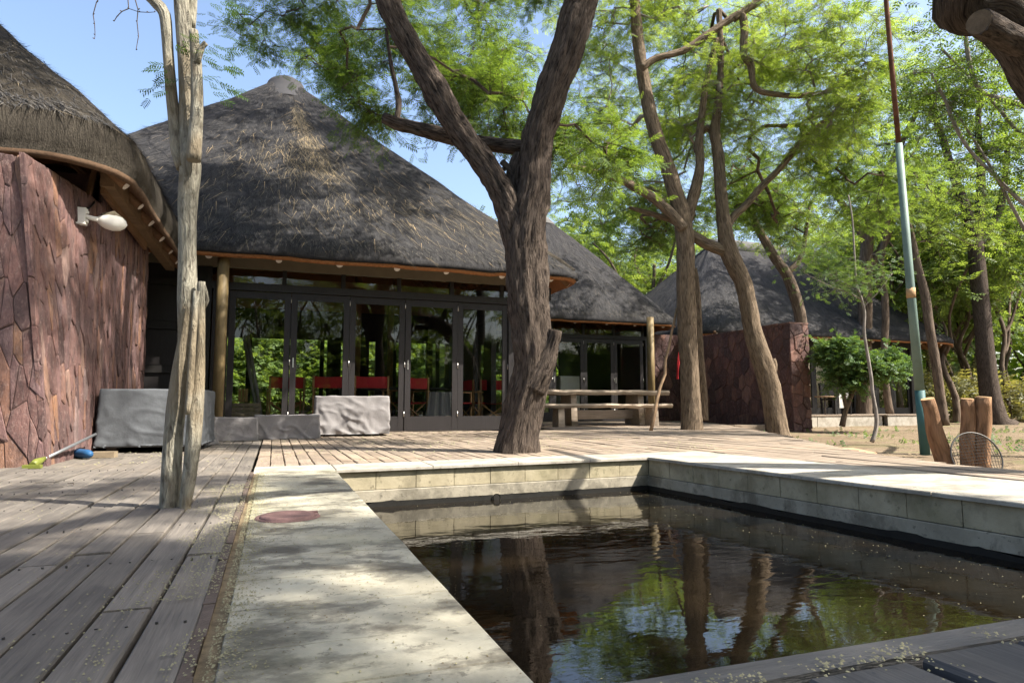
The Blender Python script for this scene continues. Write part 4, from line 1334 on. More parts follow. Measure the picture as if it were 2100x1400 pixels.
# draped pale cloth panel inside
m = MB()
q0 = W3(905, 830, 11.3)
for i in range(13):
    for z, sp in ((0.02, .30), (.35, .24), (.62, .20)):
        m.v.append((q0.x + (i / 12 - .5) * sp * 2, q0.y + .03 * math.sin(i * 1.7), z)); 
for i in range(13):
    for z, sp in ((0.02, .30), (.35, .24), (.62, .20)):
        m.v.append((q0.x + (i / 12 - .5) * sp * 2, q0.y + .012 + .03 * math.sin(i * 1.7), z))
for i in range(12):
    for k in range(2):
        a = i * 3 + k; m.face((a, a + 3, a + 4, a + 1)); m.face((39 + a, 39 + a + 1, 39 + a + 4, 39 + a + 3))
dc = m.build('draped_chair_cover', M['canvas']); tag(dc, 'pale cloth hung over a low stand inside behind the fourth glass leaf', 'cloth')
# white cabinet in the middle lodge
p = W3(1160, 830, 17.5)
cb = thing('white_cabinet', (p.x, p.y, 0), 'tall white cabinet standing inside the middle lodge', 'cabinet')
m = MB(); m.box((p.x - .28, p.y - .27, -.005), (p.x + .28, p.y + .27, 1.15)); m.build('body', M['white'], cb)
m = MB(); m.box((p.x - .27, p.y - .295, .05), (p.x + .27, p.y - .272, 1.13)); dr = m.build('door', M['white'], cb)
m = MB(); m.box((p.x + .20, p.y - .32, .55), (p.x + .22, p.y - .296, .75)); m.build('handle', M['metal'], dr)

# ================================================================== long slab table and bench
def live_slab(x0, x1, y, z, wdt, th, seed, name, root):
    m = MB(); n = 22
    for i in range(n + 1):
        x = x0 + (x1 - x0) * i / n
        e = .03 * mnoise.noise(Vector((i * .5, seed, 0))); e2 = .03 * mnoise.noise(Vector((i * .5, seed, 7))); zz = .022 * mnoise.noise(Vector((i * .4, seed, 3))); tt = th * (1 + .35 * mnoise.noise(Vector((i * .6, seed, 9))))
        for (yy, z2) in ((y - wdt / 2 + e, z + zz - .01), (y - wdt / 2 + e - .018, z + zz - tt * .5), (y - wdt / 2 + e + .01, z - tt + zz), (y + wdt / 2 + e2, z - tt + zz), (y + wdt / 2 + e2 + .01, z - tt * .5 + zz), (y + wdt / 2 + e2, z + zz - .01)):
            m.v.append((x, yy, z2))
    for i in range(n):
        for j in range(6):
            a = i * 6; j2 = (j + 1) % 6
            m.face((a + j, a + j2, a + 6 + j2, a + 6 + j))
    m.face(range(6)); m.face([n * 6 + j for j in range(6)][::-1])
    return m.build(name, M['plank_table'], root)
def trestle(root, x, y, z, wdt, splay=.06):
    m = MB()
    k = len(m.v)
    for (yy, zz, hw) in ((-wdt / 2, 0, .05), (wdt / 2, 0, .05), (wdt / 2 - splay, z, .045), (-wdt / 2 + splay, z, .045)):
        for s in (-1, 1): m.v.append((x + s * hw * 1.3, y + yy, zz - .003))
    m.face((0, 1, 3, 2)); m.face((2, 3, 5, 4)); m.face((4, 5, 7, 6)); m.face((6, 7, 1, 0)); m.face((0, 2, 4, 6)); m.face((1, 7, 5, 3))
    return m.build('leg', M['plank_table'], root)
ta = W3(1112, 830, 13.1); tb_ = W3(1352, 830, 13.4)
TY = 11.9
def x_at(px, y):     # world x of a picture column at world y
    r_ = (px - 1050) / F_PX
    return (r_ * y * CY + y * SY) / (CY - r_ * SY)
tab = thing('slab_table', (x_at(1230, TY), TY, 0), 'long weathered slab table with rough live edge before the middle lodge', 'table')
live_slab(x_at(1095, TY), x_at(1352, TY), TY, .70, .72, .10, 2.0, 'tabletop', tab)
trestle(tab, x_at(1165, TY), TY, .63, .6); trestle(tab, x_at(1300, TY), TY, .63, .6)
m = MB(); m.box((x_at(1168, TY), TY - .03, .12), (x_at(1298, TY), TY + .03, .30)); m.build('stretcher', M['plank_table'], tab)
BY_ = TY - .62
ben = thing('slab_bench', (x_at(1235, BY_), BY_, 0), 'long weathered slab bench in front of the slab table', 'bench')
live_slab(x_at(1105, BY_), x_at(1368, BY_), BY_, .43, .34, .085, 5.0, 'seat', ben)
trestle(ben, x_at(1145, BY_), BY_, .37, .30, .02); trestle(ben, x_at(1335, BY_), BY_, .37, .30, .02)
BY2 = TY + .62
ben2 = thing('slab_bench', (x_at(1235, BY2), BY2, 0), 'long weathered slab bench behind the slab table nearer the glass doors', 'bench')
live_slab(x_at(1110, BY2), x_at(1350, BY2), BY2, .43, .32, .065, 8.0, 'seat', ben2)
trestle(ben2, x_at(1150, BY2), BY2, .37, .30, .02); trestle(ben2, x_at(1320, BY2), BY2, .37, .30, .02)

# leaning stick, red cloth
a = G(1335, 883); b = W3(1388, 632, 10.95)
m = MB(); n = 9
m.tube([a.lerp(b, i / n) + Vector((.02 * mnoise.noise(Vector((i * .9, 0, 0))) + (.03 if i == 4 else 0), 0, 0)) for i in range(n + 1)], [.030 - .0012 * i for i in range(n + 1)], 8, bump=.2)
st = m.build('leaning_stick', M['stick']); tag(st, 'long bent pole leaning against the straight tan trunk', 'pole')
rc = W3(1392, 745, 15.2)
m = MB()
for i in range(7):
    z = rc.z + .36 - i * .12; wv = .025 * math.sin(i * 1.3); hw = .035 + .012 * math.sin(i)
    for (dx, dy) in ((-hw, 0), (0, -.03), (hw, 0), (0, .03)): m.v.append((rc.x + .05 - i * .018 + wv * .4 + dx, rc.y + dy, z))
for i in range(6):
    for j in range(4):
        a_ = i * 4; j2 = (j + 1) % 4; m.face((a_ + j, a_ + j2, a_ + 4 + j2, a_ + 4 + j))
m.face((0, 1, 2, 3)); m.face((27, 26, 25, 24))
rcl = m.build('red_cloth', M['red']); tag(rcl, 'rolled red cloth hanging against the shaded stone wall', 'cloth')

# ================================================================== flag pole, stumps, hoop net
fp = W3(1897, 925, 7.1); fz = -.13
top = W3(1838, 200, 6.95); top2 = W3(1812, -60, 6.9)
fpo = thing('flag_pole', (fp.x, fp.y, fz), 'tall green painted steel pole rising from sand, rusty towards its top', 'pole')
base = Vector((fp.x, fp.y, fz))
j1 = W3(1868, 600, 7.03); j2 = W3(1843, 295, 6.96)
m = MB(); m.tube([base, W3(1886, 800, 7.07)], .049, 16); m.build('teal_foot', M['teal_paint'], fpo)
m = MB(); m.tube([W3(1886, 800, 7.07), j1, j2], [.047, .043, .036], 16); m.build('green_shaft', M['green_paint'], fpo)
m = MB(); m.tube([j2, W3(1828, 130, 6.93), top2, W3(1795, -250, 6.86)], [.027, .026, .023, .018], 12); m.build('rusty_top', M['rust'], fpo)
m = MB(); m.tube([j1 - Vector((0, 0, .06)), j1 + Vector((0, 0, .05))], .0455, 16); m.build('worn_sleeve', M['log_end'], fpo)
lg_lab = ['leaning barky stump post nearest the green pole', 'upright barky stump post with the net ring tied on', 'thick barky stump post at the right behind the net ring']
lg = [((1940, 940), (1902, 818), 5.85, .072, .056), ((1984, 944), (1984, 818), 5.75, .062, .055), ((2013, 948), (2018, 814), 5.70, .062, .058)]
for i, (pa, pb_, d, r0, r1) in enumerate(lg):
    a = W3(pa[0], pa[1], d); a.z = -.16; b = W3(pb_[0], pb_[1], d - .05)
    t_ = thing('stump_post', a, lg_lab[i], 'stump', 'barky stump posts by the net ring')
    m = MB(); n = 9
    m.tube([a.lerp(b, q / n) + Vector((.006 * math.sin(q + i), 0, 0)) for q in range(n + 1)], [r0 + (r1 - r0) * q / n for q in range(n + 1)], 16, bump=.22, seed=i + 1)
    m.build('trunk', M['log'], t_)
    m = MB(); dd = (b - a).normalized(); m.tube([b - dd * .002, b + dd * .004], r1 * .93, 14); m.build('cut_face', M['log_end'], t_)
hc = W3(2003, 937, 5.45)
net = thing('hoop_net', hc, 'round hoop with black mesh net leaning on two stump posts', 'net')
up = Vector((0, .30, .95)).normalized(); rt = Vector((CY, -SY, 0)); rt = (rt - up * rt.dot(up)).normalized()
m = MB(); RR = .205
m.tube([hc + rt * (RR * math.cos(2 * PI * i / 40)) + up * (RR * math.sin(2 * PI * i / 40)) for i in range(41)], .0065, 6, cap=False); m.build('hoop', M['iron'], net)
m = MB(); nn = 16
nor = rt.cross(up)
for i in range(1, nn):
    for k in (0, 1):
        c = -RR + 2 * RR * i / nn; h = math.sqrt(max(RR * RR - c * c, 0))
        pts = []
        for q in range(9):
            w = -h + 2 * h * q / 8
            r2 = (w * w + c * c) / RR / RR
            p = (rt * c + up * w) if k == 0 else (rt * w + up * c)
            pts.append(hc + p + nor * (.03 * (1 - r2)) + rt * (.004 * math.sin(q * 2 + i)))
        m.tube(pts, .0022, 4)
m.build('mesh', M['net'], net)
# chair and white towel under the far lodge verandah
p = W3(1712, 840, 17.3)
vc = thing('verandah_chair', (p.x, p.y, .145), 'dark framed chair with white towel on the far lodge verandah', 'chair')
vc.location.y = 13.9; vc.location.x = x_at(1712, 13.9); p = Vector((vc.location.x, 13.9, .145))
for sx in (-.26, .26):
    for sy in (-.22, .22):
        m = MB(); m.bar((p.x + sx, p.y + sy, .145), (p.x + sx, p.y + sy + (.08 if sy > 0 else 0), .55 if sy < 0 else 1.0), .04, .04); m.build('leg', M['frame'], vc)
m = MB(); m.box((p.x - .27, p.y - .24, .53), (p.x + .27, p.y + .24, .57)); m.build('seat', M['frame'], vc)
m = MB(); m.box((p.x - .27, p.y + .25, .62), (p.x + .27, p.y + .29, 1.0)); m.build('backrest', M['frame'], vc)
m = MB()
for i in range(9):
    for z in (.32, .6, .98): m.v.append((p.x - .16 + .04 * i, p.y - .262 - .012 * math.sin(i * 1.9), z))
for i in range(9):
    for z in (.32, .6, .98): m.v.append((p.x - .16 + .04 * i, p.y - .254 - .012 * math.sin(i * 1.9), z))
for i in range(8):
    for k in range(2):
        a_ = i * 3 + k; m.face((a_, a_ + 3, a_ + 4, a_ + 1)); m.face((27 + a_, 27 + a_ + 1, 27 + a_ + 4, 27 + a_ + 3))
tw = m.build('white_towel', M['white']); tag(tw, 'white towel hanging on the dark verandah chair', 'towel')
# small round side table by the wall end
p = Vector((x_at(1689, 13.5), 13.5, .145))
vt = thing('verandah_table', p, 'small round dark table beside the stone wall end', 'table')
m = MB(); m.lathe((p.x, p.y, .60), [(0, .0), (.25, 0), (.25, .03), (0, .03)], 18); m.build('tabletop', M['stick'], vt)
m = MB(); m.tube([(p.x, p.y, .14), (p.x, p.y, .60)], .02, 8); m.build('leg', M['iron'], vt)
# ------------------------------------------------------------------ trees
def catmull(pts, step=.12):
    """pts: list of (Vector, radius) -> dense list"""
    out = []
    P = [p for p, _ in pts]; Rr = [r for _, r in pts]
    for i in range(len(P) - 1):
        p0 = P[max(i - 1, 0)]; p1 = P[i]; p2 = P[i + 1]; p3 = P[min(i + 2, len(P) - 1)]
        n = max(2, int((p2 - p1).length / step))
        for k in range(n):
            t_ = k / n
            q = .5 * ((2 * p1) + (p2 - p0) * t_ + (2 * p0 - 5 * p1 + 4 * p2 - p3) * t_ ** 2 + (3 * p1 - p0 - 3 * p2 + p3) * t_ ** 3)
            out.append((q, Rr[i] + (Rr[i + 1] - Rr[i]) * t_))
    out.append((P[-1], Rr[-1]))
    return out
def frond(pairs=5, wid=.085, ang=58, length=.40, quads=True):
    V_, F_ = [], []
    def diamond(b, tip, w):
        b = np.array(b, float); tip = np.array(tip, float); d = tip - b; sd = np.array([-d[1], d[0], 0]); sd /= np.linalg.norm(sd) + 1e-9
        n = len(V_)
        mid = b + d * .5 + np.array([0, 0, .02])
        V_.extend([b, mid + sd * w, tip, mid - sd * w]); F_.append((n, n + 1, n + 2, n + 3))
    a = math.radians(ang)
    for i in range(pairs):
        x = .12 + .78 * i / (pairs - 1); L = length * (1 - .45 * abs(i / (pairs - 1) - .45))
        for s in (-1, 1):
            diamond((x, 0, 0), (x + L * math.cos(a), s * L * math.sin(a), -.05 - .06 * (i % 2)), wid * .5)
    diamond((0, 0, 0), (1.0, 0, -.02), .018)
    return np.array(V_), np.array(F_)
FROND = frond(6, .085)
FROND_S = frond(4, .15)
FROND_B = frond(3, .30, 50, .5)
FROND_W = frond(4, .19, 54, .45)
def place_fronds(P, D, L, rng, tmpl, updir=.9, roll=.7):
    V_, F_ = tmpl
    n = len(P)
    D = D / (np.linalg.norm(D, axis=1, keepdims=True) + 1e-9)
    up = np.tile(np.array([0, 0, 1.0]), (n, 1)) * updir + rng.normal(0, roll, (n, 3)) * .6
    Yv = np.cross(up, D); Yv /= np.linalg.norm(Yv, axis=1, keepdims=True) + 1e-9
    Z = np.cross(D, Yv)
    Rm = np.stack([D, Yv, Z], 2) * L[:, None, None]
    out = np.einsum('nij,mj->nmi', Rm, V_) + P[:, None, :]
    F2 = (np.arange(n)[:, None, None] * len(V_) + F_[None]).reshape(-1, 4)
    return out.reshape(-1, 3), F2
def grow_tree(name, base, limbs, blobs, mats, label, group=None, seed=1, n_attr=300, twigs=5, per_twig=6, frond_len=(.10, .16), tmpl=None, r0=.0042, density_cut=.0,
              trunk_min=.05, sides=16, bump=.10, twig_len=(.22, .5), grow_from=1.8, extra_sprays=None, cat='tree', droop=.15, clump=.8, ridge=0.0, step_main=.10, wander=.09):
    """limbs: list of polylines [(Vector, radius)...]; blobs: (centre, (rx, ry, rz), weight) volumes that the foliage fills"""
    rng = np.random.default_rng(seed)
    tmpl = tmpl or FROND
    root = thing(name, base, label, cat, group)
    trunk = MB()
    nodes = []; par = []; fixed = []; frad = []
    dirs = []
    for li, lb in enumerate(limbs):
        dense = catmull(lb, step_main)
        trunk.tube([p for p, _ in dense], [r for _, r in dense], sides if lb[0][1] > .05 else 10, bump=bump, seed=seed + li, ridge=ridge * min(1.0, lb[0][1] / .12))
        st = max(1, int(.12 / step_main))
        for q in dense[::st]:
            nodes.append(tuple(q[0])); fixed.append(True); frad.append(q[1]); par.append(-1)
    trunk.build('trunk', mats[0], root)
    # attractor points
    A = []
    tw = sum(b[2] for b in blobs) or 1
    for (c, r, w) in blobs:
        k = int(n_attr * w / tw)
        q = rng.normal(0, 1, (k * 4, 3)); q /= np.linalg.norm(q, axis=1, keepdims=True); q *= rng.random((k * 4, 1)) ** (1 / 2.4)
        pts = np.array(c) + q * np.array(r)
        if density_cut:
            keep = [p for p in pts if mnoise.noise(Vector(p) * clump + Vector((seed, 0, 0))) > density_cut - .35]
            pts = np.array(keep[:k]) if keep else pts[:k]
        A.append(pts[:k])
    A = np.concatenate(A) if A else np.zeros((0, 3))
    if len(A):
        N0 = np.array(nodes)
        ok = np.array([p[2] > base[2] + grow_from for p in nodes])
        d0 = np.array([np.min(np.linalg.norm(N0[ok] - a, axis=1)) for a in A])
        A = A[np.argsort(d0)]
    nodes_np = np.zeros((len(nodes) + len(A) * 12 + 10, 3)); nodes_np[:len(nodes)] = nodes
    growable = np.zeros(len(nodes_np), bool)
    for i, p in enumerate(nodes): growable[i] = p[2] > base[2] + grow_from
    cnt = len(nodes)
    chains = []; count = np.zeros(len(nodes_np)); parent = list(par)
    for a in A:
        cand = np.where(growable[:cnt])[0]
        df = a - nodes_np[cand]; dist = np.linalg.norm(df, axis=1)
        cost = dist + .35 * np.maximum(0, -df[:, 2])
        k = cand[np.argmin(cost)]
        p = nodes_np[k]; L = np.linalg.norm(a - p)
        n = max(2, int(math.ceil(L / .30)))
        w1 = rng.normal(0, wander, 3) * L; w2 = rng.normal(0, wander * .6, 3) * L
        ch = [k]
        for q in range(1, n + 1):
            t_ = q / n
            pos = p + (a - p) * t_ + w1 * math.sin(PI * t_) + w2 * math.sin(2 * PI * t_) + np.array([0, 0, .10 * L * math.sin(PI * t_)]) + rng.normal(0, .012, 3)
            nodes_np[cnt] = pos; growable[cnt] = True; parent.append(ch[-1]); ch.append(cnt); fixed.append(False); frad.append(0); cnt += 1
        chains.append(ch)
    for i in range(cnt - 1, -1, -1):
        if fixed[i]: continue
        if count[i] == 0: count[i] = 1
        pr = parent[i]
        if pr >= 0: count[pr] += count[i]
    rad = np.array([frad[i] if fixed[i] else r0 * max(1, count[i]) ** .52 for i in range(cnt)])
    br = MB()
    tw_pos, tw_dir, tw_len = [], [], []
    for ch in chains:
        rr = [min(rad[i], rad[ch[0]] * .8, .11) for i in ch]; rr[0] = rr[1] if len(rr) > 1 else rr[0]
        mx = max(rr)
        br.tube([nodes_np[i] for i in ch], rr, 8 if mx > .03 else 5 if mx > .012 else 3, cap=False)
        a = nodes_np[ch[-1]]; dd = a - nodes_np[ch[-2]]; dd /= np.linalg.norm(dd) + 1e-9
        for q in range(twigs):
            d = dd * .7 + rng.normal(0, .75, 3); d[2] = d[2] * .55 - droop * .3
            d /= np.linalg.norm(d)
            L = rng.uniform(*twig_len)
            st = nodes_np[ch[-1 - min(len(ch) - 1, int(rng.integers(0, 2)))]]
            b = st + d * L * .5 + rng.normal(0, .02, 3); c = st + d * L + np.array([0, 0, -droop * L])
            br.tube([st, b, c], [r0 * .7, r0 * .5, r0 * .3], 3, cap=False)
            for z in range(per_twig):
                t_ = (z + .6 + rng.random() * .5) / per_twig
                pp = st + (b - st) * min(1, t_ * 2) if t_ < .5 else b + (c - b) * (t_ * 2 - 1)
                sd = np.cross(d, [0, 0, 1.0]); sd /= np.linalg.norm(sd) + 1e-9
                fd = d * .65 + sd * (1 if z % 2 else -1) * .75 + rng.normal(0, .28, 3); fd[2] -= droop
                tw_pos.append(pp); tw_dir.append(fd); tw_len.append(rng.uniform(*frond_len))
    for (p, d, L) in extra_sprays or []:
        tw_pos.append(np.array(p)); tw_dir.append(np.array(d)); tw_len.append(L)
    if br.v: br.build('branches', mats[1], root)['kind'] = 'stuff'
    if tw_pos:
        vv, ff = place_fronds(np.array(tw_pos), np.array(tw_dir), np.array(tw_len), rng, tmpl)
        cr = np_mesh('crown', vv, ff, mats[2], root)
        cr['kind'] = 'stuff'
    return root
def PL(d, *pts):
    """picture column, row, half width in picture pixels at distance d (a 4th value overrides the distance)"""
    out = []
    for p in pts:
        dd = p[3] if len(p) > 3 else d
        out.append((W3(p[0], p[1], dd), p[2] / F_PX * dd))
    return out
def PLs(k, d, *pts): return [(p, r * k) for p, r in PL(d, *pts)]
def ball(px, py, d, rx, ry, rz, w=1.0): return (tuple(W3(px, py, d)), (rx, ry, rz), w)

# --- forked dark tree in the middle
d2 = 5.68
T2 = grow_tree('forked_acacia', G(1060, 925), [
    PLs(.90, d2, (1061, 950, 58), (1061, 922, 49), (1065, 890, 42), (1072, 850, 39), (1085, 790, 41), (1093, 740, 43), (1089, 690, 45), (1083, 620, 45), (1079, 550, 45), (1079, 490, 44), (1084, 440, 40), (1094, 390, 37), (1098, 330, 34), (1107, 270, 35), (1128, 200, 36), (1150, 140, 37), (1172, 70, 38), (1192, 0, 37), (1225, -110, 35, 5.6), (1270, -260, 30, 5.6), (1330, -480, 22, 5.7), (1340, -800, 13, 6.0)),
    PLs(.90, d2, (1066, 520, 30), (1052, 450, 33), (1030, 395, 31), (1000, 345, 29), (965, 298, 28), (930, 250, 27), (905, 205, 29), (880, 160, 27), (850, 110, 26), (822, 60, 26), (795, 0, 26), (755, -100, 25, 5.8), (690, -240, 21, 6.0), (600, -420, 14, 6.4)),
    PL(5.9, (1100, 300, 15), (1060, 302, 14), (1010, 297, 13), (960, 290, 14), (905, 277, 14), (850, 262, 12), (815, 252, 11), (786, 240, 8)),
    PL(5.9, (812, 254, 7), (818, 215, 6), (812, 180, 5), (802, 130, 4), (792, 60, 3)),
    PL(5.85, (1078, 470, 17), (1066, 425, 19), (1058, 380, 19), (1062, 340, 17), (1068, 318, 14)),
    PL(5.82, (1057, 365, 9), (1043, 345, 7), (1028, 332, 6)),
    PL(5.82, (1060, 350, 8), (1040, 342, 5), (1030, 352, 4)),
    PL(5.60, (1092, 800, 24), (1108, 765, 24), (1122, 735, 19), (1133, 705, 14), (1139, 677, 12)),
    ], [
    ball(640, 40, 8.2, 1.1, 1.2, .55, 1.0), ball(770, 110, 7.6, .9, 1.0, .6, 1.0), ball(930, 60, 8.0, 1.2, 1.0, .6, 1.0), ball(920, 180, 7.2, .7, .8, .5, .8),
    ball(1010, 230, 6.9, .6, .6, .55, .7), ball(1250, 330, 6.4, .45, .5, .35, .35), ball(1170, 260, 7.0, .5, .7, .4, .45),
    ball(780, 190, 7.2, .5, .6, .4, .5),
    ((1.6, 7.4, 7.4), (2.6, 1.8, .9), 3.0), ((3.2, 8.6, 7.6), (1.8, 1.6, .9), 2.0), ((.5, 4.9, 6.7), (1.8, 1.3, .8), 1.7), ((2.0, 10.6, 8.5), (2.4, 1.5, .7), 2.2), ((3.0, 4.2, 6.5), (1.2, .9, .6), .9), ((2.2, 3.2, 6.4), (1.0, .8, .5), .5), ((4.3, 3.6, 6.5), (.8, .6, .5), .5), ((-.6, 5.5, 7.2), (1.7, 1.0, .7), 1.3), ((-1.6, 6.6, 7.4), (1.0, .8, .5), .6), ((2.4, 6.2, 6.9), (1.6, 1.3, .8), .6), ((-.4, 8.0, 7.2), (1.3, 1.3, .7), 1.2),
    ], (M['bark_dark'], M['bark_far'], M['leaf']), 'dark fissured acacia forking into two thick limbs at the pool edge', seed=5, n_attr=950, twigs=5, per_twig=6,
    frond_len=(.10, .17), sides=52, bump=.13, grow_from=2.9, density_cut=.42, clump=1.25, step_main=.03, ridge=.045)

# --- pale split tree on the left boards
d1 = 2.63
spr = []
rg = np.random.default_rng(3)
for (px, py, n, sx) in ((440, 100, 7, 1), (455, 140, 9, 1), (440, 165, 7, 1), (450, 190, 6, 1), (330, 145, 6, -1), (345, 165, 5, -1), (320, 185, 4, -1), (372, 80, 6, 1), (388, 100, 5, 1), (410, 120, 5, 1), (465, 10, 7, 1), (430, 0, 5, 1)):
    for k in range(n):
        p = W3(px + rg.normal(0, 14), py + rg.normal(0, 9), d1 - .05 + rg.normal(0, .05))
        spr.append((tuple(p), (CY * sx + rg.normal(0, .3), -SY * sx + rg.normal(0, .3), -.35 + rg.normal(0, .2)), rg.uniform(.045, .07)))
T1 = grow_tree('split_trunk_tree', G(362, 1035), [
    PL(d1, (346, 1055, 19), (347, 1035, 18), (350, 989, 18), (354, 913, 18), (361, 837, 18), (370, 761, 15), (379, 700, 14), (383, 650, 17), (384, 609, 18), (385, 550, 17), (385, 495, 17), (386, 430, 19), (389, 380, 21), (390, 340, 22), (387, 300, 19), (385, 250, 17), (384, 190, 16), (381, 130, 16), (377, 60, 16), (372, 0, 15), (365, -120, 13), (350, -300, 10)),
    PL(2.61, (380, 1055, 12), (380, 1032, 11), (387, 989, 13), (396, 913, 15), (401, 837, 15), (408, 761, 12), (412, 700, 8), (412, 640, 8), (413, 578, 8)),
    PL(2.57, (384, 850, 5), (390, 790, 7), (393, 740, 7), (397, 685, 6), (400, 640, 6), (403, 597, 6)),
    PL(2.62, (378, 345, 16), (367, 310, 16), (362, 275, 15), (357, 240, 13), (352, 195, 12), (347, 140, 11), (343, 80, 11), (338, 30, 12), (322, 8, 12), (298, -14, 10), (255, -50, 8), (200, -90, 6)),
    PL(2.56, (397, 330, 14), (400, 280, 15), (404, 230, 13), (404, 180, 12), (402, 130, 11), (399, 90, 10), (397, 63, 9)),
    PL(2.55, (404, 130, 7), (414, 98, 6), (423, 88, 6)),
    PL(2.66, (392, 60, 9), (395, 20, 9), (398, -30, 8), (410, -150, 7)),
    PL(2.62, (420, 585, 2), (426, 615, 3), (416, 630, 5)),
    ], [((-1.3, 2.5, 4.6), (.9, .8, .4), 1.0)], (M['bark_pale'], M['bark_grey'], M['leaf_dark']), 'pale flaking trunk split into two stems, growing through the left deck', seed=9, n_attr=40, twigs=4, per_twig=5,
    frond_len=(.05, .09), sides=30, bump=.10, ridge=.010, grow_from=2.4, extra_sprays=spr, step_main=.03, r0=.003)
# hanging bare twigs against the sky
m = MB()
for tw in (((208, -10), (198, 5), (191, 30), (194, 50), (195, 72), (194, 80)), ((276, -5), (283, 20), (281, 45), (284, 75), (279, 103)), ((262, -5), (264, 18), (285, 25), (305, 26), (318, 25)), ((264, 18), (250, 24), (240, 34), (234, 44))):
    m.tube([W3(a, b, 2.6) for a, b in tw], [.0022, .0020, .0018, .0016, .0012, .001][:len(tw)], 4)
    for a, b in tw[1:]: m.tube([W3(a, b, 2.6), W3(a + R.uniform(-4, 4), b - 2, 2.6)], .0022, 4)
m.build('hanging_twigs', M['bark_far'], T1)

# --- straight tan tree behind the pool
d3 = 10.8
T3 = grow_tree('tan_acacia', G(1419, 880), [
    PL(d3, (1419, 892, 26), (1419, 878, 22), (1417, 820, 19), (1414, 750, 19), (1410, 680, 19), (1407, 610, 19), (1406, 540, 18), (1404, 480, 18), (1395, 430, 17), (1382, 385, 16), (1368, 340, 15), (1352, 295, 14), (1338, 250, 14), (1326, 200, 13), (1316, 140, 12), (1308, 80, 12), (1303, 20, 11), (1296, -80, 10), (1290, -220, 8)),
    PL(10.9, (1404, 465, 14), (1415, 425, 12), (1428, 380, 11), (1436, 335, 9), (1434, 290, 8), (1440, 230, 7), (1450, 160, 6), (1470, 80, 5)),
    PL(10.7, (1402, 470, 11), (1378, 440, 10), (1345, 410, 9), (1310, 388, 9), (1270, 368, 8), (1220, 352, 6), (1165, 340, 4)),
    PL(11.2, (1442, 862, 10), (1440, 790, 9), (1434, 720, 8), (1430, 640, 9), (1426, 580, 8), (1424, 550, 4)),
    PL(10.5, (1316, 140, 8), (1345, 120, 7), (1400, 105, 7), (1450, 72, 8), (1500, 38, 8), (1520, 30, 8), (1527, 60, 8), (1525, 110, 7), (1540, 135, 7), (1543, 165, 6), (1556, 186, 6), (1600, 195, 5), (1660, 195, 5), (1705, 182, 4), (1745, 140, 2)),
    PL(10.5, (1505, 40, 7), (1530, 20, 8), (1565, -5, 7), (1600, -60, 6)),
    ], [
    ball(1240, 100, 12.2, 1.5, 1.8, 1.3, 1.2), ball(1200, 330, 12.5, 1.1, 1.5, .9, .8), ball(1400, 60, 12.6, 1.6, 1.8, 1.1, 1.0), ball(1400, 250, 12.9, 1.4, 1.5, .8, .7),
    ball(1600, 120, 10.9, 1.7, 1.4, 1.1, 1.5), ball(1740, 130, 10.0, 1.2, 1.0, .9, 1.1), ball(1690, 250, 10.3, .8, .8, .4, .45), ball(1520, 230, 11.2, 1.2, 1.2, .8, .7), ball(1310, 420, 13.0, 1.0, 1.2, .5, .5),
    ((5.2, 9.6, 7.8), (2.2, 1.6, .7), .7), ((8.4, 12.7, 7.1), (1.7, 1.2, .8), .9),
    ], (M['bark_tan'], M['bark_grey'], M['leaf_lime']), 'straight tan trunk with a long left branch, rising from rear deck', seed=12, n_attr=620, twigs=5, per_twig=4, r0=.006, wander=.13, frond_len=(.13, .21), tmpl=FROND,
    sides=30, bump=.11, grow_from=2.6, density_cut=.2, ridge=.022, step_main=.06)

# --- leaning tree right of it
d4 = 10.9
T4 = grow_tree('leaning_acacia', G(1595, 893, -.15), [
    PL(d4, (1598, 905, 27), (1595, 890, 22), (1589, 850, 20), (1580, 800, 20), (1568, 755, 21), (1553, 710, 20), (1542, 670, 18), (1533, 620, 17), (1522, 575, 17), (1505, 540, 18), (1492, 505, 17), (1485, 460, 14), (1480, 410, 13), (1476, 360, 12), (1472, 310, 11), (1466, 275, 11), (1470, 240, 9), (1476, 180, 7), (1478, 110, 6), (1474, 20, 5)),
    PL(d4, (1498, 520, 12), (1470, 508, 12), (1440, 495, 11), (1415, 478, 9), (1385, 455, 7), (1340, 440, 5), (1290, 425, 3)),
    PL(11.0, (1488, 480, 8), (1500, 450, 8), (1530, 420, 7), (1560, 385, 7), (1600, 345, 6), (1640, 295, 6), (1690, 250, 5), (1740, 215, 4), (1790, 180, 3)),
    PL(d4, (1578, 775, 10), (1585, 762, 7), (1588, 748, 6), (1586, 735, 4)),
    PL(11, (1466, 275, 8), (1450, 262, 7), (1436, 275, 6), (1425, 310, 4), (1440, 300, 2)),
    ], [
    ball(1490, 170, 13.2, 1.6, 1.6, 1.1, 1.0), ball(1620, 330, 13.0, 1.5, 1.6, .8, 1.0), ball(1740, 280, 12.6, 1.4, 1.5, .9, .55), ball(1540, 420, 13.6, 1.2, 1.3, .6, .6), ball(1340, 460, 13.2, 1.2, 1.2, .5, .6), ball(1800, 400, 12.6, 1.0, 1.2, .7, .6),
    ], (M['bark_tan'], M['bark_far'], M['leaf']), 'leaning brown trunk with a short stub, before the stone screen wall', seed=15, n_attr=400, twigs=5, per_twig=4, r0=.006, wander=.13, frond_len=(.13, .21), tmpl=FROND,
    sides=30, bump=.11, grow_from=2.6, density_cut=.2, ridge=.022, step_main=.06)

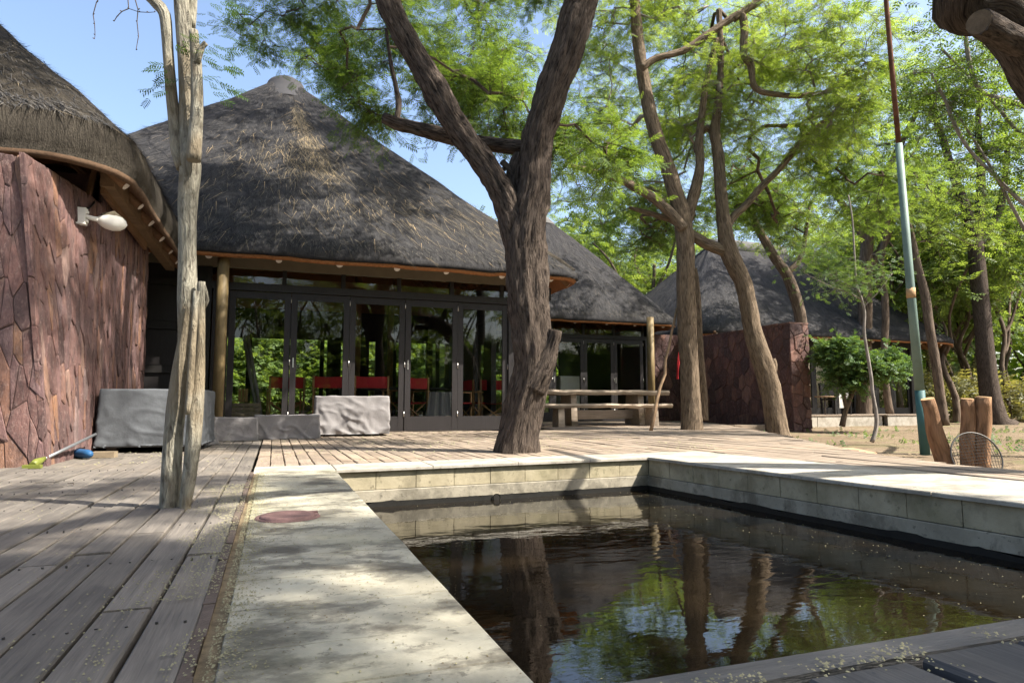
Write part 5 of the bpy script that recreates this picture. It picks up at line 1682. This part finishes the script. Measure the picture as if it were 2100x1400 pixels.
# --- near tree at the right edge whose limb enters the top corner
T5 = grow_tree('near_limb_tree', (5.3, 2.0, -.15), [
    [(Vector((5.35, 1.95, -.25)), .26), (Vector((5.3, 2.0, .6)), .21), (Vector((5.15, 2.15, 1.4)), .20), (Vector(W3(2190, 190, 3.85)), .19), (Vector(W3(2105, 85, 3.75)), .165), (Vector(W3(2040, 20, 3.65)), .14), (Vector(W3(1975, -40, 3.5)), .13), (Vector((3.6, 1.6, 3.7)), .11), (Vector((3.2, .6, 4.8)), .08), (Vector((3.0, -.6, 5.6)), .05)],
    [(Vector((5.2, 2.1, 1.2)), .15), (Vector((5.6, 1.6, 2.6)), .13), (Vector((5.7, .8, 4.2)), .10), (Vector((5.2, -.4, 5.6)), .06)],
    [(Vector(W3(2095, 95, 3.7)), .075), (Vector(W3(2040, 62, 3.5)), .070), (Vector(W3(2008, 46, 3.42)), .066)],
    [(Vector(W3(2110, 60, 3.75)), .07), (Vector(W3(2125, 0, 3.8)), .06), (Vector(W3(2150, -120, 3.9)), .05), (Vector((5.6, 3.2, 4.6)), .03)],
    ], [((3.1, -1.5, 5.9), (1.4, 1.1, .7), 1.4), ((4.6, -1.1, 6.2), (1.5, 1.3, .7), 1.5), ((4.8, -3.1, 6.2), (1.4, 1.1, .6), 2.2), ((3.2, .6, 6.2), (1.1, .7, .4), .2), ((2.4, -2.6, 5.8), (1.2, 1.0, .6), .8), ((5.9, -.4, 6.0), (1.0, 1.2, .6), .7)],
    (M['bark_dark'], M['bark_far'], M['leaf']), 'near tree off the right edge, its thick sawn limb crossing the top right corner', seed=21, n_attr=320, twigs=5, per_twig=6, frond_len=(.12, .20), tmpl=FROND_S,
    sides=24, bump=.13, grow_from=2.6, density_cut=.32, clump=1.2, step_main=.04, ridge=.03)
m = MB(); c0 = W3(2008, 46, 3.42); c1 = W3(2003, 43.5, 3.405); m.tube([c0, c0 + (c1 - c0).normalized() * .006], .064, 14); m.build('cut_face', M['aged_cut'], T5)

# --- grey twiggy tree entering from the right
T6 = grow_tree('grey_twiggy_tree', (8.2, 4.4, -.15), [
    [(Vector((8.2, 4.4, -.2)), .13), (Vector((8.1, 4.5, 1.0)), .12), (Vector((8.15, 4.6, 2.0)), .09), (Vector((8.1, 4.75, 2.9)), .06), (Vector(W3(2160, 250, 8.0)), .042), (Vector(W3(2110, 222, 8.0)), .036), (Vector(W3(2060, 205, 8.0)), .032), (Vector(W3(2015, 190, 8.0)), .030), (Vector(W3(1993, 150, 8.0)), .028), (Vector(W3(1982, 90, 8.0)), .026), (Vector(W3(1976, 10, 8.0)), .024), (Vector(W3(1970, -120, 8)), .025)],
    [(Vector((8.12, 4.6, 2.0)), .045), (Vector(W3(2210, 500, 8.2)), .036), (Vector(W3(2150, 455, 8.2)), .033), (Vector(W3(2085, 405, 8.2)), .026), (Vector(W3(2040, 360, 8.2)), .022), (Vector(W3(1990, 310, 8.2)), .021), (Vector(W3(1960, 260, 8.2)), .026), (Vector(W3(1940, 210, 8.2)), .02), (Vector(W3(1910, 150, 8.2)), .014)],
    [(Vector(W3(2140, 310, 8.1)), .028), (Vector(W3(2080, 262, 8.1)), .023), (Vector(W3(2050, 225, 8.1)), .02), (Vector(W3(2000, 170, 8.1)), .016), (Vector(W3(1930, 100, 8.1)), .016)],
    [(Vector(W3(2150, 560, 8.4)), .03), (Vector(W3(2090, 450, 8.4)), .022), (Vector(W3(2030, 340, 8.4)), .018), (Vector(W3(1960, 230, 8.4)), .012)],
    ], [ball(2000, 120, 8.2, .9, .8, .7, 1.0), ball(1930, 190, 8.3, .6, .7, .6, .7), ball(2060, 300, 8.2, .5, .6, .6, .6), ((7.4, 5.2, 6.2), (1.5, 1.2, .8), 1.2)],
    (M['bark_grey'], M['bark_grey'], M['leaf']), 'pale grey twiggy branches reaching in from the right edge above the stumps', seed=25, n_attr=190, twigs=4, per_twig=3, frond_len=(.12, .18), tmpl=FROND_S, sides=10, bump=.08, grow_from=1.9)

# --- trees beside the far lodge, each placed from the photograph
def simple_tree(label, base, limbs, blobs, seed, leafm='leaf_far', barkm='bark_far', n=150, group=None, fl=(.15, .25), name='acacia_tree', tm=None, tw=5, pt=5):
    return grow_tree(name, base, limbs, blobs, (M[barkm], M['bark_far'], M[leafm]), label, group, seed, n_attr=n, twigs=tw, per_twig=pt, frond_len=fl, tmpl=tm or FROND_S, sides=10, bump=.08, grow_from=2.2, step_main=.2, r0=.009, twig_len=(.35, .8))
d = 16.4
simple_tree('thin dark trunk before the far thatch, rising from behind stone screen wall', W3(1648, 862, d), [
    PL(d, (1650, 868, 13), (1646, 760, 13), (1645, 690, 12), (1640, 640, 12), (1628, 600, 12), (1612, 560, 11), (1590, 530, 10), (1570, 495, 9), (1550, 460, 8), (1535, 420, 6), (1520, 360, 5)),
    PL(d, (1614, 560, 7), (1630, 545, 6), (1645, 520, 5), (1652, 480, 4), (1660, 420, 3))],
    [ball(1540, 380, d, 1.5, 1.4, .8, 1), ball(1650, 420, d, 1.3, 1.3, .8, 1), ball(1590, 480, 17, .8, .8, .5, .4)], 31, n=75)
d = 19.2
simple_tree('stout trunk in front of the far lodge verandah, forking above its eave', W3(1773, 858, d), [
    PL(d, (1773, 862, 17), (1772, 840, 15), (1772, 760, 14), (1774, 680, 13), (1774, 600, 14), (1776, 540, 13), (1780, 480, 12), (1790, 430, 11), (1805, 390, 9), (1825, 340, 8), (1850, 290, 6), (1880, 230, 5)),
    PL(d, (1776, 560, 8), (1800, 520, 8), (1822, 480, 7), (1835, 420, 6), (1850, 350, 5)),
    PL(d, (1776, 500, 8), (1750, 450, 7), (1715, 400, 6), (1690, 350, 5), (1660, 320, 4))],
    [ball(1850, 260, d, 2.0, 1.8, 1.2, 1.2), ball(1680, 350, d, 1.8, 1.6, 1.0, 1), ball(1780, 330, 20, 1.8, 1.6, 1.0, 1), ball(1880, 420, d, 1.3, 1.3, .9, .7)], 33, n=58)
simple_tree('slender curved trunk right of the stout one at the far verandah', W3(1822, 850, 18.6), [
    PL(18.6, (1826, 852, 8), (1818, 800, 7), (1813, 730, 7), (1816, 660, 7), (1814, 600, 7), (1806, 550, 6), (1812, 500, 6), (1822, 440, 5), (1830, 380, 4))],
    [ball(1835, 400, 18.6, 1.3, 1.3, .9, 1)], 35, n=24)
simple_tree('thin leaning trunk just right of the green pole', W3(1934, 866, 17.2), [
    PL(17.2, (1936, 872, 11), (1928, 810, 9), (1918, 740, 9), (1906, 670, 9), (1898, 610, 9), (1888, 570, 8), (1878, 530, 8), (1868, 480, 7), (1850, 420, 6), (1840, 360, 5))],
    [ball(1880, 380, 17.2, 1.6, 1.5, 1.0, 1), ball(1950, 480, 17.5, 1.2, 1.2, .8, .6)], 37, n=45)
simple_tree('thick dark trunk at the far right forking high in two', W3(2035, 868, 18.6), [
    PL(18.6, (2055, 882, 34), (2040, 862, 24), (2030, 810, 19), (2022, 740, 17), (2016, 670, 16), (2009, 600, 16), (2003, 540, 15), (1998, 490, 14), (1985, 440, 10), (1968, 395, 9), (1950, 345, 8), (1938, 300, 7), (1925, 260, 6), (1905, 200, 5)),
    PL(18.6, (2000, 500, 10), (2008, 440, 9), (2012, 380, 9), (2010, 320, 7), (2006, 250, 6), (2012, 180, 5)),
    PL(18.7, (2003, 510, 8), (2030, 470, 7), (2050, 430, 7), (2060, 370, 6), (2066, 300, 5))],
    [ball(1920, 220, 18.6, 1.9, 1.7, 1.2, 1.1), ball(2010, 160, 18.6, 1.9, 1.7, 1.2, 1.1), ball(2080, 280, 18.6, 1.7, 1.6, 1.1, 1), ball(2060, 430, 19, 1.6, 1.4, .9, .9), ball(1940, 420, 19, 1.3, 1.2, .8, .7)], 39, n=125, barkm='bark_dark')
# sapling and bush
grow_tree('sapling', G(1788, 905, -.14), [PL(9.6, (1788, 906, 4.5), (1796, 880, 4), (1797, 850, 4), (1790, 810, 3.6), (1786, 770, 3.4), (1778, 720, 3.2), (1772, 680, 3), (1773, 640, 2.8), (1766, 610, 2.6), (1756, 580, 2.4), (1752, 520, 2), (1748, 450, 1.6), (1740, 400, 1.2)),
    PL(9.6, (1768, 615, 1.6), (1740, 600, 1.3), (1700, 585, 1.1), (1650, 560, .8)), PL(9.6, (1770, 630, 1.5), (1800, 600, 1.2), (1830, 560, .9))],
    [ball(1720, 560, 9.6, .5, .45, .35, 1), ball(1790, 560, 9.6, .35, .35, .3, .6), ball(1660, 520, 9.6, .35, .35, .3, .5)], (M['bark_grey'], M['bark_grey'], M['leaf_bush']), 'spindly grey sapling with sparse leaves on sand before the bush', seed=41,
    n_attr=75, twigs=3, per_twig=4, frond_len=(.07, .11), tmpl=FROND_S, sides=8, bump=.1, grow_from=1.0, r0=.0022, cat='sapling', step_main=.06)
def bush(name, base, stems, blobs, label, seed, n, fl=(.10, .16), mat='leaf_bush', group=None, gf=.25):
    return grow_tree(name, base, stems, blobs, (M['bark_far'], M['bark_far'], M[mat]), label, group, seed, n_attr=n, twigs=6, per_twig=6, frond_len=fl, tmpl=FROND_B, sides=8, bump=.1, grow_from=gf, r0=.003, cat='shrub', twig_len=(.15, .35), step_main=.1)
bb_ = W3(1728, 866, 13.2); bb_.z = -.15
bush('leafy_bush', bb_, [PL(13.2, (1727, 874, 6), (1733, 845, 5), (1742, 820, 5), (1752, 795, 4), (1770, 760, 3)), PL(13.2, (1736, 838, 4), (1728, 800, 4), (1722, 760, 3)), PL(13.2, (1752, 800, 4), (1790, 770, 3), (1820, 745, 2))],
     [ball(1725, 730, 13.2, .45, .5, .36, 1), ball(1795, 745, 13.2, .5, .5, .34, 1), ball(1832, 745, 13.2, .28, .35, .3, .5), ball(1735, 780, 13.2, .4, .4, .22, .6), ball(1690, 715, 13.2, .2, .25, .2, .3)],
     'round glossy green bush before the far lodge verandah', 43, 150, (.07, .12))

# --- woodland behind: four kinds, copied
protos = []
def wood_proto(k):
    rg = np.random.default_rng(100 + k)
    H = 7.5 + k * .5
    la = rg.uniform(0, 6.28); lm = (.3, .6, 1.5, 1.1)[k]; lean = Vector((math.cos(la) * lm, math.sin(la) * lm, 0))
    tr = [(Vector((0, 0, -.2)), .125), (Vector((.03, 0, .8)), .095)]
    for q in (1.8, 2.8, 3.8, 4.8): tr.append((Vector((rg.uniform(-.18, .18), rg.uniform(-.18, .18), q)) + lean * (q / 5), .092 - q * .009))
    limbs = [tr]
    for q in range(4):
        a = rg.uniform(0, 2 * PI) + q * 1.6; z0 = rg.uniform(2.0, 3.8)
        p0 = lean * (z0 / 5) + Vector((0, 0, z0)); dv = Vector((math.cos(a) * .8, math.sin(a) * .8, 1.25))
        limbs.append([(p0, .055), (p0 + dv * .45 + Vector((0, 0, -.12)), .048), (p0 + dv * .9 + Vector((rg.uniform(-.2, .2), rg.uniform(-.2, .2), 0)), .042), (p0 + dv * 1.5 + Vector((rg.uniform(-.3, .3), rg.uniform(-.3, .3), .2)), .04), (p0 + dv * 2.2, .025)])
    blobs = []
    for q in range(7):
        a = q * .9 + rg.uniform(-.3, .3); rr = rg.uniform(.6, 2.2)
        blobs.append(((rr * math.cos(a), rr * math.sin(a), rg.uniform(3.9, H - 1.2)), (1.2, 1.2, .6), 1))
    blobs.append(((0, 0, H - .8), (1.8, 1.8, .7), 1.2))
    return grow_tree('woodland_tree', (0, 0, 0), limbs, blobs, (M['bark_far'], M['bark_far'], M['leaf_far']), 'woodland acacia tree', 'acacias of the woodland behind the lodges', 60 + k, n_attr=74, twigs=5, per_twig=4,
                     frond_len=(.24, .38), tmpl=FROND_W if k % 2 else FROND_S, sides=8, bump=.06, grow_from=1.9, step_main=.3, r0=.006, twig_len=(.4, .9), wander=.14)
kinds = ['slender woodland acacia with feathery crown standing behind the lodges', 'spreading woodland acacia with leafy crown standing behind the lodges', 'tall woodland acacia with open feathery crown behind the lodges', 'bushy woodland acacia with low leafy crown behind the lodges']
for k in range(4): protos.append(wood_proto(k))
used = [False] * 4
def wood(x, y, s=1.0, k=None, label=None):
    k = R.randrange(4) if k is None else k
    o = protos[k] if not used[k] else copy_tree(protos[k])
    used[k] = True
    gz = -.2 + max(0, min(1.2, (math.hypot(x, y) - 25) * .01))
    o.location = (x, y, gz); o.rotation_euler = (0, 0, R.uniform(0, 2 * PI)); sc = s * R.uniform(.88, 1.15); o.scale = (sc, sc, sc * R.uniform(.92, 1.1))
    o['label'] = label or kinds[k]
    return o
spots = []
# right of the far lodge and behind it: (picture column, distance)
for px, d in ((1845, 22.5), (1965, 24.5), (2025, 22.5), (2078, 26.5), (1905, 26), (1745, 24.5), (880, 27), (970, 25.5), (1140, 25), (1225, 25.5), (1320, 25), (1060, 26.5), (1700, 27), (1800, 25.5), (1880, 24), (1958, 20), (1978, 23), (2066, 21), (2105, 25), (2240, 27), (1990, 28), (2040, 30), (1870, 32), (2110, 33), (1780, 33), (1600, 32), (1530, 28), (1420, 28), (1340, 30), (1260, 29), (1180, 31), (1100, 29), (1010, 30),
              (2010, 36), (1930, 38), (2090, 39), (1840, 40), (1720, 42), (1620, 41), (1500, 39), (1400, 38), (1290, 40), (1180, 38), (1060, 40)):
    p = W3(px, 830, d); wood(p.x, p.y, 1.0 + max(0, d - 26) * .012)
# seen through the lodge windows, behind
for (x, y) in ((-2.5, 24.5), (.5, 26.5), (3.5, 27), (-5.5, 27), (6.8, 26.5)): wood(x, y, .8)
# behind the viewer, where the glass doors and the pool look
for (x, y) in ((-5, -9), (-2, -11), (.5, -8.5), (3, -12), (5.5, -9.5), (-8, -12), (8.5, -12), (1.5, -15), (-4, -16), (6, -16), (11, -8), (14, 0), (16.5, -2.5), (19, 1), (18, -6), (22, 3.5), (23, -3), (13, -5)): wood(x, y, .95, label='woodland acacia standing behind the viewer of the pool')
# shrubs seen through the lodge windows, and unseen ones added to darken glass reflections
shp = None
for i, (x, y, s) in enumerate(((-1.6, 20.6, 1.1), (-.2, 20.9, 1.2), (1.1, 20.7, 1.1), (2.4, 21.2, 1.2), (3.6, 20.6, 1.1), (-3.0, 21.0, 1.2), (.5, 22.2, 1.4), (-2.2, 22.6, 1.4), (4.8, 22.0, 1.2), (6.2, 22.0, 1.1), (2.6, 23.0, 1.4), (8.2, 22.6, 1.2), (-3, -4.5, 1.1), (-1, -5.5, 1.2), (1.2, -5, 1.0), (3.2, -5.8, 1.2), (-5, -6, 1.2), (5.4, -5.2, 1.1), (.2, -7, 1.3), (2.4, -7.5, 1.3), (-2.4, -7.4, 1.3), (7.6, -6.4, 1.2), (10, -6, 1.2), (12.5, -5, 1.2), (9, -3.5, 1.2), (6.8, -3.6, 1.1), (4.6, -4, 1.1), (11, -3, 1.2), (8.8, -8.2, 1.4), (6, -8, 1.4), (4, -9, 1.4), (13.5, -2, 1.2), (-6.5, -4.5, 1.2), (12, .8, 1.2), (13.6, -1.2, 1.2), (15, .2, 1.3), (14.6, -3, 1.3), (17, -1, 1.4), (16.4, 2.0, 1.2), (19.5, -1, 1.4), (20, 2.5, 1.3), (17.5, -4.4, 1.4), (22, .5, 1.4), (24, 3, 1.4), (-4.4, -8.6, 1.4), (12.2, 23.2, 1.0), (15.0, 23.4, 1.1), (17.2, 23.0, 1.0), (20.8, 20.5, .9))):
    if shp is None:
        o = shp = bush('garden_shrub', Vector((0, 0, 0)), [[(Vector((0, 0, -.2)), .05), (Vector((.05, 0, .4)), .04), (Vector((.2, .1, 1.0)), .02)], [(Vector((0, 0, .1)), .03), (Vector((-.3, .1, .8)), .02)]],
                       [((0, 0, 1.3), (.9, .7, .6), 1), ((-.5, 0, .8), (.6, .6, .5), .7), ((.6, 0, .7), (.6, .6, .5), .7), ((.1, 0, 2.1), (.6, .5, .4), .5)], 'leafy garden shrub around the lodges', 47, 170, (.14, .24), 'leaf_far', 'garden shrubs behind the lodges')
    else: o = copy_tree(shp)
    o.location = (x, y, -.15); o.scale = (s, s, s); o.rotation_euler.z = R.uniform(0, 6)
# dry brush and grass of the forest floor
rg = np.random.default_rng(77)
P = []; D = []; L = []
for i in range(26000):
    px = rg.uniform(1560, 2350) if i % 3 else rg.uniform(900, 2400); d = rg.uniform(20.5, 36)
    p = W3(px, 830, d)
    if 9.2 < p.x < 20.2 and 13 < p.y < 22.6: continue
    if p.y < 22.3 and p.x < 9.6: continue
    cl = mnoise.noise(Vector((p.x * .45, p.y * .45, 2)))
    if cl < -.12: continue
    P.append((p.x, p.y, -.12 + rg.random() ** 1.3 * 3.0 * max(.1, cl + .25))); D.append((rg.normal(0, .5), rg.normal(0, .5), rg.uniform(.2, 1))); L.append(rg.uniform(.22, .6))
vv, ff = place_fronds(np.array(P), np.array(D), np.array(L), rg, FROND_S)
ub = np_mesh('undergrowth', vv, ff, M['dry']); tag(ub, 'dry straw coloured undergrowth between the woodland trunks', 'undergrowth', kind='stuff')
P = []; D = []; L = []
for i in range(2600):
    px = rg.uniform(1500, 2300); d = rg.uniform(7.0, 20)
    p = W3(px, 830, d)
    if p.x < deck_edge_x(p.y) + .1: continue
    if 9.2 < p.x < 19.2 and 10.4 < p.y < 22.6: continue
    if mnoise.noise(Vector((p.x * .8, p.y * .8, 9))) < .12: continue
    P.append((p.x, p.y, -.14)); D.append((rg.normal(0, .6), rg.normal(0, .6), .5)); L.append(rg.uniform(.04, .10))
vv, ff = place_fronds(np.array(P), np.array(D), np.array(L), rg, FROND_B)
gp = np_mesh('weeds', vv, ff, M['leaf_bush']); tag(gp, 'sparse low green weeds scattered over the sand right of deck', 'weeds', kind='stuff')
# far woodland: one mass
P = []; D = []; L = []
for i in range(15000):
    a = math.radians(rg.uniform(-70, 85)) ; d = rg.uniform(44, 62)
    x, y = d * math.sin(a + YAW), d * math.cos(a + YAW)
    hmax = 7.5 + 3.0 * mnoise.noise(Vector((x * .09, y * .09, 3))) + 1.5 * mnoise.noise(Vector((x * .3, y * .3, 6)))
    z = rg.uniform(-.2, 1) ** 1 * hmax
    if mnoise.noise(Vector((x * .35, y * .35, z * .5))) < -.12: continue
    P.append((x, y, z)); D.append(tuple(rg.normal(0, 1, 3))); L.append(rg.uniform(1.0, 2.2))
vv, ff = place_fronds(np.array(P), np.array(D), np.array(L), rg, FROND_B)
fw = np_mesh('distant_woodland', vv, ff, M['leaf_far']); tag(fw, 'far off green woodland closing the view behind the trees', 'woodland', kind='stuff')
# ------------------------------------------------------------------ fallen blossom, leaf litter, floating specks
rg = np.random.default_rng(5)
def flecks(name, pts, sizes, mat, label, thick=.5):
    n = len(pts); P = np.array(pts); s = np.array(sizes)[:, None, None]
    base = np.array([[-.5, -.35, 0], [.5, -.3, .05], [.35, .45, 0], [-.4, .4, .08], [0, 0, thick]])
    ang = rg.uniform(0, 2 * PI, n); c, sn = np.cos(ang), np.sin(ang)
    Rm = np.zeros((n, 3, 3)); Rm[:, 0, 0] = c; Rm[:, 0, 1] = -sn; Rm[:, 1, 0] = sn; Rm[:, 1, 1] = c; Rm[:, 2, 2] = 1
    bb = base[None] * (1 + rg.normal(0, .25, (n, 5, 3)))
    vv = np.einsum('nij,nmj->nmi', Rm, bb) * s + P[:, None]
    F_ = np.array([[0, 1, 4], [1, 2, 4], [2, 3, 4], [3, 0, 4]])
    ff = (np.arange(n)[:, None, None] * 5 + F_[None]).reshape(-1, 3)
    o = np_mesh(name, vv.reshape(-1, 3), ff, mat, None, 3); tag(o, label, name.replace('_', ' '), kind='stuff'); return o
pts = []; sz = []
for i in range(9000):                       # drifts on the left deck, thick along the gutter
    if i % 2: x = -.10 - abs(rg.normal(0, .10)); y = rg.uniform(.7, 3.8)
    else: x = rg.uniform(-2.2, -.1); y = rg.uniform(.6, 8)
    if mnoise.noise(Vector((x * 4, y * 2.2, 1))) < -.02: continue
    pts.append((x, y, .004)); sz.append(rg.uniform(.0018, .0052))
for i in range(5000):                       # grit along the concrete edge
    x = -.085 + abs(rg.normal(0, .035)); y = rg.uniform(.7, 4.2); pts.append((x, y, .004)); sz.append(rg.uniform(.0015, .0045))
for i in range(700):
    x = rg.uniform(-.06, .36); y = rg.uniform(.8, 4.2); pts.append((x, y, .005)); sz.append(rg.uniform(.002, .005))
for i in range(2600):                       # rear deck
    x = rg.uniform(-1.3, 4.2); y = rg.uniform(4.9, 9.6)
    if mnoise.noise(Vector((x * 1.4, y * 1.8, 4))) < .02: continue
    pts.append((x, y, .004)); sz.append(rg.uniform(.006, .018))
for i in range(2600):                        # in the joints of the raised step
    k = rg.integers(0, 24); x = -.02 + k * .0965 + .048 + rg.normal(0, .007); y = rg.uniform(-.1, .37)
    if mnoise.noise(Vector((x * 9, y * 9, 2))) < .0: continue
    pts.append((x, y, .230)); sz.append(rg.uniform(.0008, .0024))
for i in range(1300):
    x = rg.uniform(.05, 1.2); y = .352 + rg.normal(0, .008)
    if mnoise.noise(Vector((x * 14, 0, 2))) < -.05: continue
    pts.append((x, y, .231)); sz.append(rg.uniform(.0008, .003))
flecks('fallen_blossom', pts, sz, M['blossom'], 'pale yellow fallen blossom scattered over boards and concrete')
pts = []; sz = []
for i in range(1500):
    x = rg.uniform(-.06, .36); y = rg.uniform(.8, 4.2)
    if mnoise.noise(Vector((x * 6, y * 3, 7))) < -.1: continue
    pts.append((x, y, .004)); sz.append(rg.uniform(.0015, .004))
for i in range(1600):
    x = rg.uniform(-4, -.2); y = rg.uniform(.7, 8); pts.append((x, y, .004)); sz.append(rg.uniform(.002, .006))
for i in range(9000):
    x = rg.uniform(5, 20); y = rg.uniform(2, 20)
    if x < deck_edge_x(y) + .1: continue
    pts.append((x, y, -.145)); sz.append(rg.uniform(.01, .05))
flecks('leaf_litter', pts, sz, M['litter'], 'brown leaf litter crumbs on concrete, boards and sand', .3)
pts = []; sz = []
for i in range(620):
    t_ = rg.random()
    if i % 3: x = PC.x - abs(rg.normal(0, .45)); y = rg.uniform(.9, 4.4)
    elif i % 7 == 0: x = rg.uniform(.4, 2.9); y = rg.uniform(.7, 4.3)
    else: x = rg.uniform(1.0, 2.75); y = rg.uniform(3.6, 4.4)
    pts.append((x, y, WATER_Z + .001)); sz.append(rg.uniform(.002, .0062))
flecks('floating_specks', pts, sz, M['blossom'], 'tiny pale specks floating on the dark pool water', .2)
# a few twigs on the boards
m = MB()
for i in range(40):
    x = rg.uniform(-3, 3.5); y = rg.uniform(1.2, 9.5)
    if x > -.1 and y < 5.0: continue
    a = rg.uniform(0, 6.3); L_ = rg.uniform(.04, .14); m.tube([(x, y, .006), (x + math.cos(a) * L_ * .5, y + math.sin(a) * L_ * .5, .010), (x + math.cos(a + .3) * L_, y + math.sin(a + .3) * L_, .006)], .0022, 4)
tw_ = m.build('fallen_twigs', M['bark_far']); tag(tw_, 'thin dry twigs fallen on the deck boards', 'twigs', kind='stuff')
